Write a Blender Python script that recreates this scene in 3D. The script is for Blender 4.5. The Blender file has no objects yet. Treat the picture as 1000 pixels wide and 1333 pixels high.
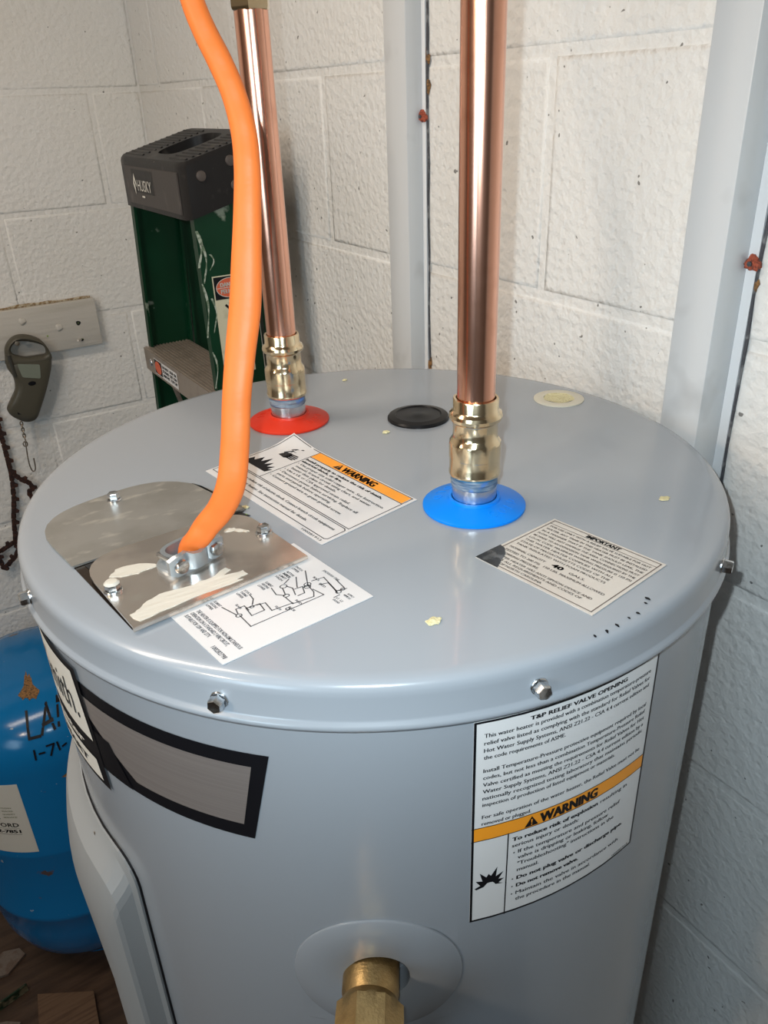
import bpy, bmesh, math, random
from mathutils import Vector, Matrix
from mathutils.geometry import tessellate_polygon
random.seed(7)
H = 1.5                      # height of the heater lid above the floor
WX, WY = 0.2796, 1.2772      # the two block walls (right wall x, back wall y)
sc = bpy.context.scene
COL = sc.collection
R = math.radians

# ------------------------------------------------------------ camera
cd = bpy.data.cameras.new('camera'); cam = bpy.data.objects.new('camera', cd); COL.objects.link(cam)
YAW, PIT, ROL = 0.55218839, 0.47888103, -0.03837528
fw = Vector((math.sin(YAW)*math.cos(PIT), math.cos(YAW)*math.cos(PIT), -math.sin(PIT)))
rt = Vector((math.cos(YAW), -math.sin(YAW), 0)); up = rt.cross(fw)
c_, s_ = math.cos(ROL), math.sin(ROL)
r2 = rt*c_ + up*s_; u2 = up*c_ - rt*s_
M = Matrix((r2, u2, -fw)).transposed().to_4x4()
M.translation = Vector((-0.25926424, -0.43337172, H+0.22699646))
cam.matrix_world = M
cd.sensor_fit = 'HORIZONTAL'; cd.sensor_width = 36.0
cd.lens = 1037.515/1000*36.0
cd.shift_y = -0.0005
cd.clip_start = 0.01
sc.camera = cam

# ------------------------------------------------------------ world, lights, exposure
w = bpy.data.worlds.new('world'); sc.world = w; w.use_nodes = True
w.node_tree.nodes['Background'].inputs[0].default_value = (0.8, 0.9, 1.0, 1)
w.node_tree.nodes['Background'].inputs[1].default_value = 0.05
def light(name, kind, loc, energy, color, size=0.05, aim=None, **k):
    l = bpy.data.lights.new(name, kind); l.energy = energy; l.color = color
    if kind == 'AREA':
        l.shape = 'RECTANGLE'; l.size = size; l.size_y = k.get('sy', size)
    else: l.shadow_soft_size = size
    if kind == 'SPOT': l.spot_size = k['spot']; l.spot_blend = k['blend']
    o = bpy.data.objects.new(name, l); COL.objects.link(o); o.location = loc
    if aim is not None:
        o.rotation_euler = (Vector(aim)-Vector(loc)).to_track_quat('-Z', 'Y').to_euler()
    return o
cpos = M.translation
fl = cpos - r2*0.017 + u2*0.020
light('camera_flash', 'SPOT', fl, 10.5, (0.78, 0.92, 1.0), 0.003, fl+fw+u2*0.16, spot=R(104), blend=1.0)
light('lamp_light', 'POINT', (-1.05, -0.30, H+0.50), 13.0, (1.0, 0.80, 0.60), 0.05)
light('window_light', 'AREA', (-1.93, -0.95, H+0.25), 7, (0.62, 0.84, 1.0), 0.85, (0.1, -0.05, H-0.1), sy=0.75)
light('ceiling_light', 'AREA', (-0.75, 0.35, H+0.90), 11.0, (1.0, 0.85, 0.70), 1.1, (-0.75, 0.35, 0), sy=0.16)
sc.view_settings.view_transform = 'Standard'; sc.view_settings.look = 'None'
sc.view_settings.gamma = 1; sc.view_settings.use_curve_mapping = False
sc.view_settings.exposure = 0.0

# ------------------------------------------------------------ materials
def mat(name, col, rough=0.5, metal=0.0, bump=None, var=None, coat=0.0, spec=None, aniso=None):
    """bump: list of (kind, scale, strength, distance); var: list of (scale, low, high, colour, mix, detail)"""
    m = bpy.data.materials.new(name); m.use_nodes = True
    nt = m.node_tree; N = nt.nodes; L = nt.links; b = N['Principled BSDF']
    b.inputs['Base Color'].default_value = (*col, 1); b.inputs['Roughness'].default_value = rough
    b.inputs['Metallic'].default_value = metal
    if coat: b.inputs['Coat Weight'].default_value = coat; b.inputs['Coat Roughness'].default_value = 0.08
    if spec is not None: b.inputs['Specular IOR Level'].default_value = spec
    geo = N.new('ShaderNodeNewGeometry')
    pos = geo.outputs['Position']
    if var:
        prev = None
        for (scale, lo, hi, c2, mx, det) in var:
            n = N.new('ShaderNodeTexNoise'); n.inputs['Detail'].default_value = det
            if isinstance(scale, tuple):
                mp = N.new('ShaderNodeMapping'); mp.inputs['Scale'].default_value = scale
                L.new(pos, mp.inputs['Vector']); L.new(mp.outputs[0], n.inputs['Vector']); n.inputs['Scale'].default_value = 1
            else:
                L.new(pos, n.inputs['Vector']); n.inputs['Scale'].default_value = scale
            r = N.new('ShaderNodeMapRange'); r.inputs['From Min'].default_value = lo; r.inputs['From Max'].default_value = hi
            r.inputs['To Max'].default_value = mx
            L.new(n.outputs['Fac'], r.inputs['Value'])
            x = N.new('ShaderNodeMix'); x.data_type = 'RGBA'
            L.new(r.outputs[0], x.inputs['Factor'])
            if prev is None: x.inputs['A'].default_value = (*col, 1)
            else: L.new(prev, x.inputs['A'])
            x.inputs['B'].default_value = (*c2, 1); prev = x.outputs['Result']
        L.new(prev, b.inputs['Base Color'])
    if bump:
        prev = None
        for (kind, scale, st, dist) in bump:
            if kind == 'noise':
                n = N.new('ShaderNodeTexNoise'); n.inputs['Detail'].default_value = 4; out = n.outputs['Fac']
            else:
                n = N.new('ShaderNodeTexVoronoi'); n.feature = 'SMOOTH_F1'; out = n.outputs['Distance']
            if isinstance(scale, tuple):
                mp = N.new('ShaderNodeMapping'); mp.inputs['Scale'].default_value = scale
                L.new(pos, mp.inputs['Vector']); L.new(mp.outputs[0], n.inputs['Vector']); n.inputs['Scale'].default_value = 1
            else:
                n.inputs['Scale'].default_value = scale; L.new(pos, n.inputs['Vector'])
            bp = N.new('ShaderNodeBump'); bp.inputs['Strength'].default_value = st; bp.inputs['Distance'].default_value = dist
            L.new(out, bp.inputs['Height'])
            if prev is not None: L.new(prev, bp.inputs['Normal'])
            prev = bp.outputs[0]
        L.new(prev, b.inputs['Normal'])
    if aniso is not None:
        b.inputs['Anisotropic'].default_value = aniso
        t = N.new('ShaderNodeTangent'); t.direction_type = 'RADIAL'; t.axis = 'Z'
        L.new(t.outputs[0], b.inputs['Tangent'])
    return m

m_wall = mat('painted_block', (0.78, 0.765, 0.735), 0.42, bump=[('noise', 30, 0.14, 0.004), ('voronoi', 130, 0.50, 0.0032), ('noise', 300, 0.50, 0.0020)],
             var=[(3.0, .45, .75, (0.75, 0.72, 0.66), .7, 4), (130, .765, .78, (0.10, 0.09, 0.08), .8, 1)], spec=0.3)
m_plain = mat('painted_wall_plain', (0.16, 0.15, 0.135), 0.6, bump=[('noise', 60, 0.3, 0.004)])
m_floor = mat('dark_wood_floor', (0.045, 0.024, 0.014), 0.55, bump=[('noise', (8, 60, 8), 0.4, 0.003)],
              var=[((6, 50, 6), .4, .65, (0.085, 0.05, 0.03), .9, 5), (9, .5, .7, (0.03, 0.02, 0.014), .8, 4)])
m_ceil = mat('ceiling_paint', (0.24, 0.22, 0.20), 0.8, bump=[('noise', 40, 0.2, 0.003)])
m_grey = mat('grey_enamel', (0.285, 0.312, 0.345), 0.24, coat=0.3, bump=[('noise', 700, 0.02, 0.0004), ('noise', 9, 0.05, 0.004)])
m_cover = mat('grey_cover_paint', (0.29, 0.305, 0.315), 0.38, bump=[('noise', 500, 0.03, 0.0005)])
m_trim = mat('grey_gloss_paint', (0.60, 0.61, 0.615), 0.30, coat=0.2, bump=[('noise', 30, 0.12, 0.002), ('noise', 180, 0.10, 0.0008)],
             var=[(14, .62, .74, (0.36, 0.36, 0.36), .5, 3)])
m_trimw = mat('white_gloss_paint', (0.75, 0.76, 0.77), 0.35, bump=[('noise', 90, 0.15, 0.001)])
m_caulk = mat('dark_caulk', (0.055, 0.055, 0.062), 0.6, bump=[('noise', 300, 0.5, 0.003)], var=[(110, .52, .62, (0.20, 0.20, 0.20), .8, 3), (24, .60, .68, (0.25, 0.12, 0.03), .9, 3)])
m_rust = mat('red_rust', (0.42, 0.085, 0.04), 0.7, bump=[('noise', 500, 0.8, 0.003)], var=[(380, .5, .65, (0.10, 0.03, 0.02), .9, 3)])
m_brownrust = mat('brown_rust', (0.30, 0.15, 0.05), 0.8, bump=[('noise', 400, 0.8, 0.003)], var=[(300, .45, .65, (0.07, 0.04, 0.02), .9, 3)])
m_copper = mat('copper', (0.86, 0.46, 0.33), 0.20, 1.0, bump=[('noise', (900, 900, 4), 0.05, 0.0006), ('noise', 25, 0.04, 0.002)],
               var=[((160, 160, 6), .45, .75, (0.70, 0.33, 0.22), .6, 4), (45, .60, .8, (0.55, 0.25, 0.16), .5, 3)])
m_brass = mat('polished_brass', (0.80, 0.65, 0.43), 0.17, 1.0, bump=[('noise', 160, 0.10, 0.0012)], var=[(60, .5, .75, (0.64, 0.49, 0.30), .6, 3)])
m_cast = mat('cast_bronze', (0.56, 0.38, 0.17), 0.40, 1.0, bump=[('noise', 700, 0.25, 0.0012)], var=[(120, .45, .7, (0.38, 0.25, 0.10), .7, 4)])
m_zinc = mat('zinc', (0.66, 0.68, 0.71), 0.26, 1.0, bump=[('noise', 260, 0.12, 0.001)], var=[(90, .45, .7, (0.48, 0.50, 0.53), .8, 3)])
m_zincc = mat('cast_zinc', (0.40, 0.44, 0.47), 0.36, 0.75, bump=[('noise', 400, 0.15, 0.0008)])
m_bolt = mat('zinc_bolt', (0.62, 0.64, 0.66), 0.24, 1.0, bump=[('noise', 500, 0.1, 0.0006)], var=[(400, .5, .65, (0.38, 0.37, 0.34), .8, 2)])
m_galv = mat('galvanised_smudged', (0.50, 0.495, 0.47), 0.40, 0.85, bump=[('noise', 60, 0.06, 0.002)],
             var=[(32, .42, .62, (0.40, 0.39, 0.36), .8, 5), ((40, 90, 40), .58, .68, (0.72, 0.70, 0.64), .8, 6)])
m_mirror = mat('bright_sheet_steel', (0.74, 0.67, 0.60), 0.26, 0.9, bump=[('noise', 14, 0.05, 0.004)],
               var=[((30, 70, 30), .60, .70, (0.80, 0.77, 0.70), .7, 6), (22, .5, .62, (0.45, 0.41, 0.37), .7, 4)])
m_compound = mat('dried_white_compound', (0.58, 0.55, 0.48), 0.55, bump=[('noise', (60, 300, 60), 0.35, 0.002)])
m_inside = mat('junction_box_dark', (0.10, 0.075, 0.06), 0.25, 0.9)
m_gap = mat('dark_opening', (0.012, 0.012, 0.012), 0.8, var=[(120, .62, .66, (0.25, 0.42, 0.05), .9, 1)])
m_orange = mat('orange_cable_jacket', (0.72, 0.165, 0.030), 0.48, bump=[('noise', (60, 60, 60), 0.15, 0.003), ('noise', (90, 90, 500), 0.12, 0.0008)],
               var=[(30, .5, .8, (0.62, 0.13, 0.022), .6, 3)], spec=0.3)
m_ink_org = mat('faded_jacket_print', (0.50, 0.13, 0.03), 0.5)
m_red = mat('red_plastic', (0.60, 0.030, 0.010), 0.42, bump=[('noise', 120, 0.1, 0.001)], spec=0.25)
m_blue = mat('bright_blue_plastic', (0.0, 0.20, 0.74), 0.34, spec=0.2)
m_blue_e = mat('blue_plastic_raised', (0.0, 0.21, 0.75), 0.30, spec=0.2)
m_black = mat('black_plastic', (0.006, 0.006, 0.007), 0.35, spec=0.25)
m_foam = mat('cream_foam', (0.66, 0.60, 0.36), 0.75, bump=[('noise', 500, 0.6, 0.002)], var=[(250, .5, .7, (0.62, 0.55, 0.28), .7, 3)])
m_foamw = mat('translucent_cream_plastic', (0.62, 0.58, 0.47), 0.45, bump=[('noise', 200, 0.3, 0.001)])
m_tape = mat('blue_thread_paste', (0.07, 0.13, 0.21), 0.4, bump=[('noise', (120, 120, 900), 0.6, 0.002)],
             var=[((60, 60, 300), (.45), .6, (0.22, 0.26, 0.30), .9, 4), (90, .56, .64, (0.06, 0.16, 0.42), .9, 3)])
m_paper = mat('white_label', (0.62, 0.61, 0.61), 0.38, var=[(50, .55, .8, (0.57, 0.56, 0.55), .6, 3)])
m_paperg = mat('white_label_side', (0.68, 0.68, 0.68), 0.42)
m_silver = mat('silver_label', (0.62, 0.58, 0.53), 0.34, 0.25, var=[(20, .45, .7, (0.55, 0.50, 0.45), .7, 3)])
m_ink = mat('black_ink', (0.006, 0.006, 0.008), 0.45, spec=0.2)
m_inkg = mat('grey_ink', (0.06, 0.06, 0.065), 0.5)
m_inkb = mat('brown_ink', (0.115, 0.085, 0.07), 0.5)
m_labor = mat('orange_ink', (0.90, 0.33, 0.02), 0.42)
m_taupe = mat('brushed_taupe_foil', (0.30, 0.265, 0.25), 0.38, 0.5, bump=[('noise', (30, 30, 900), 0.10, 0.0008)], var=[((6, 6, 700), .4, .7, (0.35, 0.31, 0.29), .8, 3)])
m_cream = mat('cream_label', (0.68, 0.655, 0.59), 0.42)
m_wetcorner = mat('stained_foil', (0.05, 0.06, 0.075), 0.22, 0.6, var=[(160, .5, .7, (0.22, 0.24, 0.27), .7, 3)])
m_cap = mat('black_ladder_plastic', (0.014, 0.013, 0.013), 0.42, bump=[('noise', 300, 0.15, 0.001)],
            var=[(28, .60, .70, (0.055, 0.05, 0.045), .8, 5), ((90, 60, 90), .71, .76, (0.45, 0.42, 0.36), .9, 6)], spec=0.2)
m_capf = mat('dusty_black_plastic', (0.050, 0.043, 0.040), 0.45, bump=[('noise', 300, 0.12, 0.001)], var=[(30, .6, .72, (0.085, 0.075, 0.068), .7, 4)], spec=0.25)
m_green = mat('green_fibreglass', (0.002, 0.030, 0.012), 0.40, bump=[('noise', (200, 200, 10), 0.12, 0.001)],
              var=[(26, .66, .72, (0.30, 0.34, 0.27), .8, 6), (12, .5, .75, (0.003, 0.042, 0.018), .8, 3)], spec=0.22)
m_paintdrip = mat('white_paint_drip', (0.42, 0.46, 0.38), 0.6, var=[(200, .45, .6, (0.10, 0.16, 0.09), .9, 4)])
m_alu = mat('dull_aluminium', (0.36, 0.31, 0.265), 0.42, 0.55, bump=[('noise', (300, 8, 300), 0.15, 0.001)], var=[(40, .5, .7, (0.27, 0.23, 0.195), .7, 4)])
m_rivet = mat('dull_rivet', (0.10, 0.082, 0.072), 0.45, 0.4)
m_yellowpaper = mat('aged_sticker', (0.60, 0.56, 0.40), 0.55, var=[(60, .55, .7, (0.45, 0.41, 0.27), .7, 4)])
m_redink = mat('red_orange_ink', (0.62, 0.11, 0.045), 0.5)
m_scale = mat('olive_grey_plastic', (0.085, 0.078, 0.058), 0.38, bump=[('noise', 300, 0.06, 0.0008)], spec=0.3)
m_scaled = mat('dark_olive_plastic', (0.045, 0.043, 0.036), 0.4)
m_lcd = mat('lcd_glass', (0.21, 0.235, 0.19), 0.12, coat=0.6)
m_steelold = mat('tarnished_steel', (0.34, 0.29, 0.23), 0.40, 0.9, var=[(300, .5, .65, (0.13, 0.09, 0.06), .8, 3)])
m_chain = mat('rusty_dark_chain', (0.040, 0.020, 0.016), 0.6, 0.3, bump=[('noise', 500, 0.5, 0.001)], var=[(200, .5, .65, (0.11, 0.040, 0.022), .8, 3)])
m_board = mat('painted_board', (0.56, 0.53, 0.48), 0.55, bump=[('noise', (14, 60, 160), 0.5, 0.002), ('noise', 250, 0.2, 0.001)],
              var=[((6, 6, 60), .55, .7, (0.48, 0.45, 0.39), .6, 4)])
m_dirt = mat('dust_line', (0.26, 0.17, 0.08), 0.9, bump=[('noise', 400, 0.9, 0.004)], var=[(160, .42, .58, (0.55, 0.48, 0.36), .95, 4)])
m_tank = mat('blue_tank_paint', (0.005, 0.155, 0.400), 0.16, bump=[('noise', 30, 0.08, 0.003)],
             var=[(17, .685, .72, (0.10, 0.065, 0.05), .95, 6), (55, .74, .76, (0.45, 0.50, 0.50), .8, 3)], spec=0.35)
m_cardboard = mat('brown_plywood', (0.13, 0.075, 0.042), 0.7, bump=[('noise', (20, 160, 20), 0.4, 0.002)], var=[((10, 120, 10), .45, .65, (0.08, 0.042, 0.022), .9, 5)])
m_darkgreen = mat('dark_green_metal', (0.015, 0.04, 0.02), 0.4, 0.4, var=[(60, .5, .62, (0.22, 0.19, 0.12), .9, 4)])
m_pale = mat('pale_debris', (0.16, 0.13, 0.11), 0.8, bump=[('noise', 120, 0.5, 0.004)], var=[(60, .45, .6, (0.12, 0.08, 0.06), .8, 4)])
m_lampglass = mat('lamp_glass', (0.9, 0.88, 0.82), 0.3)
m_lampglass.node_tree.nodes['Principled BSDF'].inputs['Emission Color'].default_value = (1, .88, .72, 1)
m_lampglass.node_tree.nodes['Principled BSDF'].inputs['Emission Strength'].default_value = 4.0

m_pane = mat('daylit_pane', (0.7, 0.8, 0.9), 0.3)
m_pane.node_tree.nodes['Principled BSDF'].inputs['Emission Color'].default_value = (.62, .83, 1, 1)
m_pane.node_tree.nodes['Principled BSDF'].inputs['Emission Strength'].default_value = 3.0
# ------------------------------------------------------------ helpers
ROOTLOC = {}
def tag(o, label=None, cat=None, group=None, kind=None):
    if label: o['label'] = label
    if cat: o['category'] = cat
    if group: o['group'] = group
    if kind: o['kind'] = kind
    return o
def thing(name, loc, label, cat, group=None):
    o = bpy.data.objects.new(name, None); COL.objects.link(o); o.location = loc
    o.empty_display_size = 0.05
    ROOTLOC[o.name] = Vector(loc)
    return tag(o, label, cat, group)
def link(name, me, m, parent=None, loc=None, label=None, kind=None):
    """mesh data in world coordinates; parts are shifted into their thing's frame"""
    o = bpy.data.objects.new(name, me); COL.objects.link(o)
    if m is not None and len(me.materials) == 0: me.materials.append(m)
    if parent is not None:
        o.parent = parent; off = ROOTLOC[parent.name]; ROOTLOC[o.name] = off
        me.transform(Matrix.Translation(-off))
    else:
        off = Vector(loc) if loc is not None else Vector((0, 0, 0))
        me.transform(Matrix.Translation(-off)); o.location = off; ROOTLOC[o.name] = off
    if parent is not None and parent.parent is not None: ROOTLOC[o.name] = off
    if label: o['label'] = label
    if kind: o['kind'] = kind
    return o
def obj(name, bm, m, parent=None, loc=None, label=None, kind=None, smooth=False, ang=40, fix=True):
    if fix: bmesh.ops.recalc_face_normals(bm, faces=bm.faces)
    me = bpy.data.meshes.new(name); bm.to_mesh(me); bm.free()
    if smooth:
        for p in me.polygons: p.use_smooth = True
        try: me.set_sharp_from_angle(angle=R(ang))
        except Exception: pass
    return link(name, me, m, parent, loc, label, kind)
def box(bm, lo, hi, bev=0.0, seg=2, mtx=None):
    vs = [bm.verts.new((x, y, z)) for x in (lo[0], hi[0]) for y in (lo[1], hi[1]) for z in (lo[2], hi[2])]
    F = [(0, 1, 3, 2), (4, 6, 7, 5), (0, 4, 5, 1), (2, 3, 7, 6), (0, 2, 6, 4), (1, 5, 7, 3)]
    fs = [bm.faces.new([vs[i] for i in f]) for f in F]
    allv = vs
    if bev:
        es = list({e for f in fs for e in f.edges})
        r = bmesh.ops.bevel(bm, geom=es, offset=bev, segments=seg, affect='EDGES', profile=0.5)
        allv = list({v for f in r['faces'] for v in f.verts} | {v for v in vs if v.is_valid})
    if mtx is not None:
        for v in allv: v.co = mtx @ v.co
    return allv
def lathe(bm, prof, c, seg=48, axis=None, close=True, facet=None):
    """prof: (r, h). axis None = +Z. facet: function(angle)->radius factor for chosen rings"""
    if axis is None: X, Y, A = Vector((1, 0, 0)), Vector((0, 1, 0)), Vector((0, 0, 1))
    else:
        A = Vector(axis).normalized(); X = A.orthogonal().normalized(); Y = A.cross(X)
    c = Vector(c); rings = []
    for i, (r, h) in enumerate(prof):
        if r < 1e-6: rings.append([bm.verts.new(c + A*h)]); continue
        ring = []
        for k in range(seg):
            a = 2*math.pi*k/seg
            f = facet(i, a) if facet else 1.0
            ring.append(bm.verts.new(c + A*h + (X*math.cos(a) + Y*math.sin(a))*r*f))
        rings.append(ring)
    for a, b in zip(rings, rings[1:]):
        if len(a) == 1 and len(b) == 1: continue
        for k in range(seg):
            k2 = (k+1) % seg
            if len(a) == 1: bm.faces.new((a[0], b[k2], b[k]))
            elif len(b) == 1: bm.faces.new((a[k], a[k2], b[0]))
            else: bm.faces.new((a[k], a[k2], b[k2], b[k]))
    if close:
        if len(rings[0]) > 1: bm.faces.new(list(reversed(rings[0])))
        if len(rings[-1]) > 1: bm.faces.new(rings[-1])
def tube(bm, pts, rad, seg=10, cap=True):
    pts = [Vector(p) for p in pts]; n = len(pts)
    if not isinstance(rad, (list, tuple)): rad = [rad]*n
    prev = None; rings = []
    for i, p in enumerate(pts):
        t = (pts[min(i+1, n-1)] - pts[max(i-1, 0)]).normalized()
        if prev is None: x = t.orthogonal().normalized()
        else: x = (prev - t*prev.dot(t)).normalized()
        prev = x; y = t.cross(x)
        rings.append([bm.verts.new(p + (x*math.cos(2*math.pi*k/seg) + y*math.sin(2*math.pi*k/seg))*rad[i]) for k in range(seg)])
    for a, b in zip(rings, rings[1:]):
        for k in range(seg): bm.faces.new((a[k], a[(k+1) % seg], b[(k+1) % seg], b[k]))
    if cap: bm.faces.new(list(reversed(rings[0]))); bm.faces.new(rings[-1])
def spline(pts, sub=6):
    """Catmull-Rom through tuples of any length"""
    out = []; n = len(pts)
    for i in range(n-1):
        p0, p1, p2, p3 = pts[max(i-1, 0)], pts[i], pts[i+1], pts[min(i+2, n-1)]
        for s in range(sub):
            t = s/sub
            out.append(tuple(0.5*((2*b)+(-a+c)*t+(2*a-5*b+4*c-d)*t*t+(-a+3*b-3*c+d)*t**3) for a, b, c, d in zip(p0, p1, p2, p3)))
    out.append(tuple(pts[-1])); return out
def slab(bm, outline, z0, z1, fn=None, bev=0):
    """prism over a 2-D outline; fn maps (x,y,z)->world"""
    fn = fn or (lambda x, y, z: (x, y, z))
    a = [bm.verts.new(fn(x, y, z0)) for x, y in outline]; b = [bm.verts.new(fn(x, y, z1)) for x, y in outline]
    n = len(outline)
    bm.faces.new(list(reversed(a))); top = bm.faces.new(b)
    for i in range(n): bm.faces.new((a[i], a[(i+1) % n], b[(i+1) % n], b[i]))
    return top
def grid_sheet(bm, fn, u0, u1, v0, v1, nu, nv, t=0.0004):
    """thin sheet with thickness: fn(u,v,h) -> point"""
    g = [[[bm.verts.new(fn(u0+(u1-u0)*i/nu, v0+(v1-v0)*j/nv, h)) for j in range(nv+1)] for i in range(nu+1)] for h in (0, t)]
    for i in range(nu):
        for j in range(nv):
            bm.faces.new((g[1][i][j], g[1][i+1][j], g[1][i+1][j+1], g[1][i][j+1]))
            bm.faces.new((g[0][i][j], g[0][i][j+1], g[0][i+1][j+1], g[0][i+1][j]))
    for i in range(nu):
        bm.faces.new((g[0][i][0], g[0][i+1][0], g[1][i+1][0], g[1][i][0])); bm.faces.new((g[0][i][nv], g[1][i][nv], g[1][i+1][nv], g[0][i+1][nv]))
    for j in range(nv):
        bm.faces.new((g[0][0][j], g[1][0][j], g[1][0][j+1], g[0][0][j+1])); bm.faces.new((g[0][nu][j], g[0][nu][j+1], g[1][nu][j+1], g[1][nu][j]))
def quadmap(TL, TR, BR, BL, z, w, h, lift=None):
    """label frame: u right 0..w, v down 0..h (metres) -> lid plane"""
    TL, TR, BR, BL = [Vector(p) for p in (TL, TR, BR, BL)]
    def fn(u, v, d=0.0):
        s, t = u/w, v/h
        p = (TL*(1-s)+TR*s)*(1-t) + (BL*(1-s)+BR*s)*t
        return Vector((p.x, p.y, z+d+(lift(s, t) if lift else 0)))
    return fn
def cylmap(rad, cx=0, cy=0):
    """(azimuth deg, z, d) on a cylinder"""
    def fn(a, z, d=0.0):
        a = R(a); return Vector((cx+(rad+d)*math.cos(a), cy+(rad+d)*math.sin(a), z))
    return fn
_tc = {}
def glyphs(s, bold):
    k = (s, bold)
    if k in _tc: return _tc[k]
    cu = bpy.data.curves.new('t', 'FONT'); cu.body = s; cu.size = 1.0; cu.resolution_u = 2
    cu.offset = 0.022 if bold else 0.0
    o = bpy.data.objects.new('t', cu); COL.objects.link(o)
    dg = bpy.context.evaluated_depsgraph_get()
    me = bpy.data.meshes.new_from_object(o.evaluated_get(dg))
    vs = [(v.co.x, v.co.y) for v in me.vertices]; fs = [tuple(p.vertices) for p in me.polygons]
    bpy.data.objects.remove(o); bpy.data.curves.remove(cu); bpy.data.meshes.remove(me)
    _tc[k] = (vs, fs); return _tc[k]
def text(bm, s, fn, u, v, cap, width=None, bold=False, xs=0.85, d=0.0006, align='l', slant=0.0, flip=False):
    """baseline at v (v grows downwards), capital height cap; returns the x scale used"""
    vs, fs = glyphs(s, bold)
    if not vs: return xs
    k = cap/0.729
    x0 = min(p[0] for p in vs); x1 = max(p[0] for p in vs)
    sx = width/(x1-x0) if width else k*xs
    o = u if align == 'l' else (u-(x1-x0)*sx/2 if align == 'c' else u-(x1-x0)*sx)
    for sh in ((0,) if cap > .010 else (-.05*cap, 0, .05*cap) if bold else (-.035*cap, .035*cap)):
        new = [bm.verts.new(fn(o+sh+(x-x0)*sx+slant*y*k, v-y*k, d)) for x, y in vs]
        for f in fs:
            try: bm.faces.new([new[i] for i in f])
            except ValueError: pass
    return sx/k
def stroke(bm, pts, fn, wd, d=0.0006):
    for (ax, ay), (bx, by) in zip(pts, pts[1:]):
        L_ = math.hypot(bx-ax, by-ay)
        if L_ < 1e-9: continue
        nx, ny = -(by-ay)/L_*wd/2, (bx-ax)/L_*wd/2
        ex, ey = (bx-ax)/L_*wd/2, (by-ay)/L_*wd/2
        n = max(1, int(L_/0.012))
        for i in range(n):
            s0, s1 = i/n, (i+1)/n
            p = [(ax-ex+(bx-ax+2*ex)*s, ay-ey+(by-ay+2*ey)*s) for s in (s0, s1)]
            bm.faces.new([bm.verts.new(fn(x, y, d)) for x, y in ((p[0][0]+nx, p[0][1]+ny), (p[1][0]+nx, p[1][1]+ny), (p[1][0]-nx, p[1][1]-ny), (p[0][0]-nx, p[0][1]-ny))])
def poly(bm, pts, fn, d=0.0006):
    vs = [bm.verts.new(fn(x, y, d)) for x, y in pts]
    for t in tessellate_polygon([[Vector((x, y, 0)) for x, y in pts]]):
        try: bm.faces.new([vs[i] for i in t])
        except ValueError: pass
def circ_pts(cx, cy, r, n=20, ry=None): return [(cx+r*math.cos(2*math.pi*k/n), cy+(ry or r)*math.sin(2*math.pi*k/n)) for k in range(n+1)]
def warn_tri(bm, fn, u, v, s, d=0.0006):
    "black triangle outline filled; returns nothing"
    poly(bm, [(u, v), (u+s, v), (u+s/2, v-s*0.88)], fn, d)
def bang(bm, fn, u, v, s, d):
    poly(bm, [(u+s*.47, v-s*.30), (u+s*.53, v-s*.30), (u+s*.56, v-s*.62), (u+s*.44, v-s*.62)], fn, d)
    poly(bm, [(u+s*.46, v-s*.12), (u+s*.54, v-s*.12), (u+s*.54, v-s*.22), (u+s*.46, v-s*.22)], fn, d)
def hexbolt(bm, c, axis, r=0.0055, h=0.004, fl=0.0075):
    c = Vector(c); A = Vector(axis).normalized()
    lathe(bm, [(fl, 0), (fl, 0.0008), (fl*0.93, 0.0013), (r, 0.0014)], c, 24, A, close=False)
    lathe(bm, [(r, 0.0012), (r, h*0.8), (r*0.86, h), (r*0.5, h*0.96), (0, h*0.93)], c, 6, A, close=False)

# ============================================================ SETTING
LO_X, LO_Y, CEIL = -2.0, -1.8, H+0.95
J0 = H+0.2574; CH = 0.2032; BL = 0.4064; JT = 0.0060; JD = 0.0014
def slabbox(name, lo, hi, m, label=None):
    bm = bmesh.new(); box(bm, lo, hi); return obj(name, bm, m, kind='structure', label=label)
floor = slabbox('floor', (LO_X, LO_Y, -0.05), (WX+0.1, WY+0.1, 0), m_floor)
ceiling = slabbox('ceiling', (LO_X, LO_Y, CEIL), (WX+0.1, WY+0.1, CEIL+0.05), m_ceil)
wall_left = slabbox('wall_left', (LO_X-0.1, LO_Y, 0), (LO_X, WY+0.1, CEIL), m_plain)
wall_front = slabbox('wall_front', (LO_X-0.1, LO_Y-0.1, 0), (WX+0.1, LO_Y, CEIL), m_plain)
wall_right = slabbox('wall_right', (WX+JD, LO_Y, 0), (WX+0.1, WY+0.1, CEIL), m_wall)
wall_back = slabbox('wall_back', (LO_X, WY+JD, 0), (WX+JD, WY+0.1, CEIL), m_wall)

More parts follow.
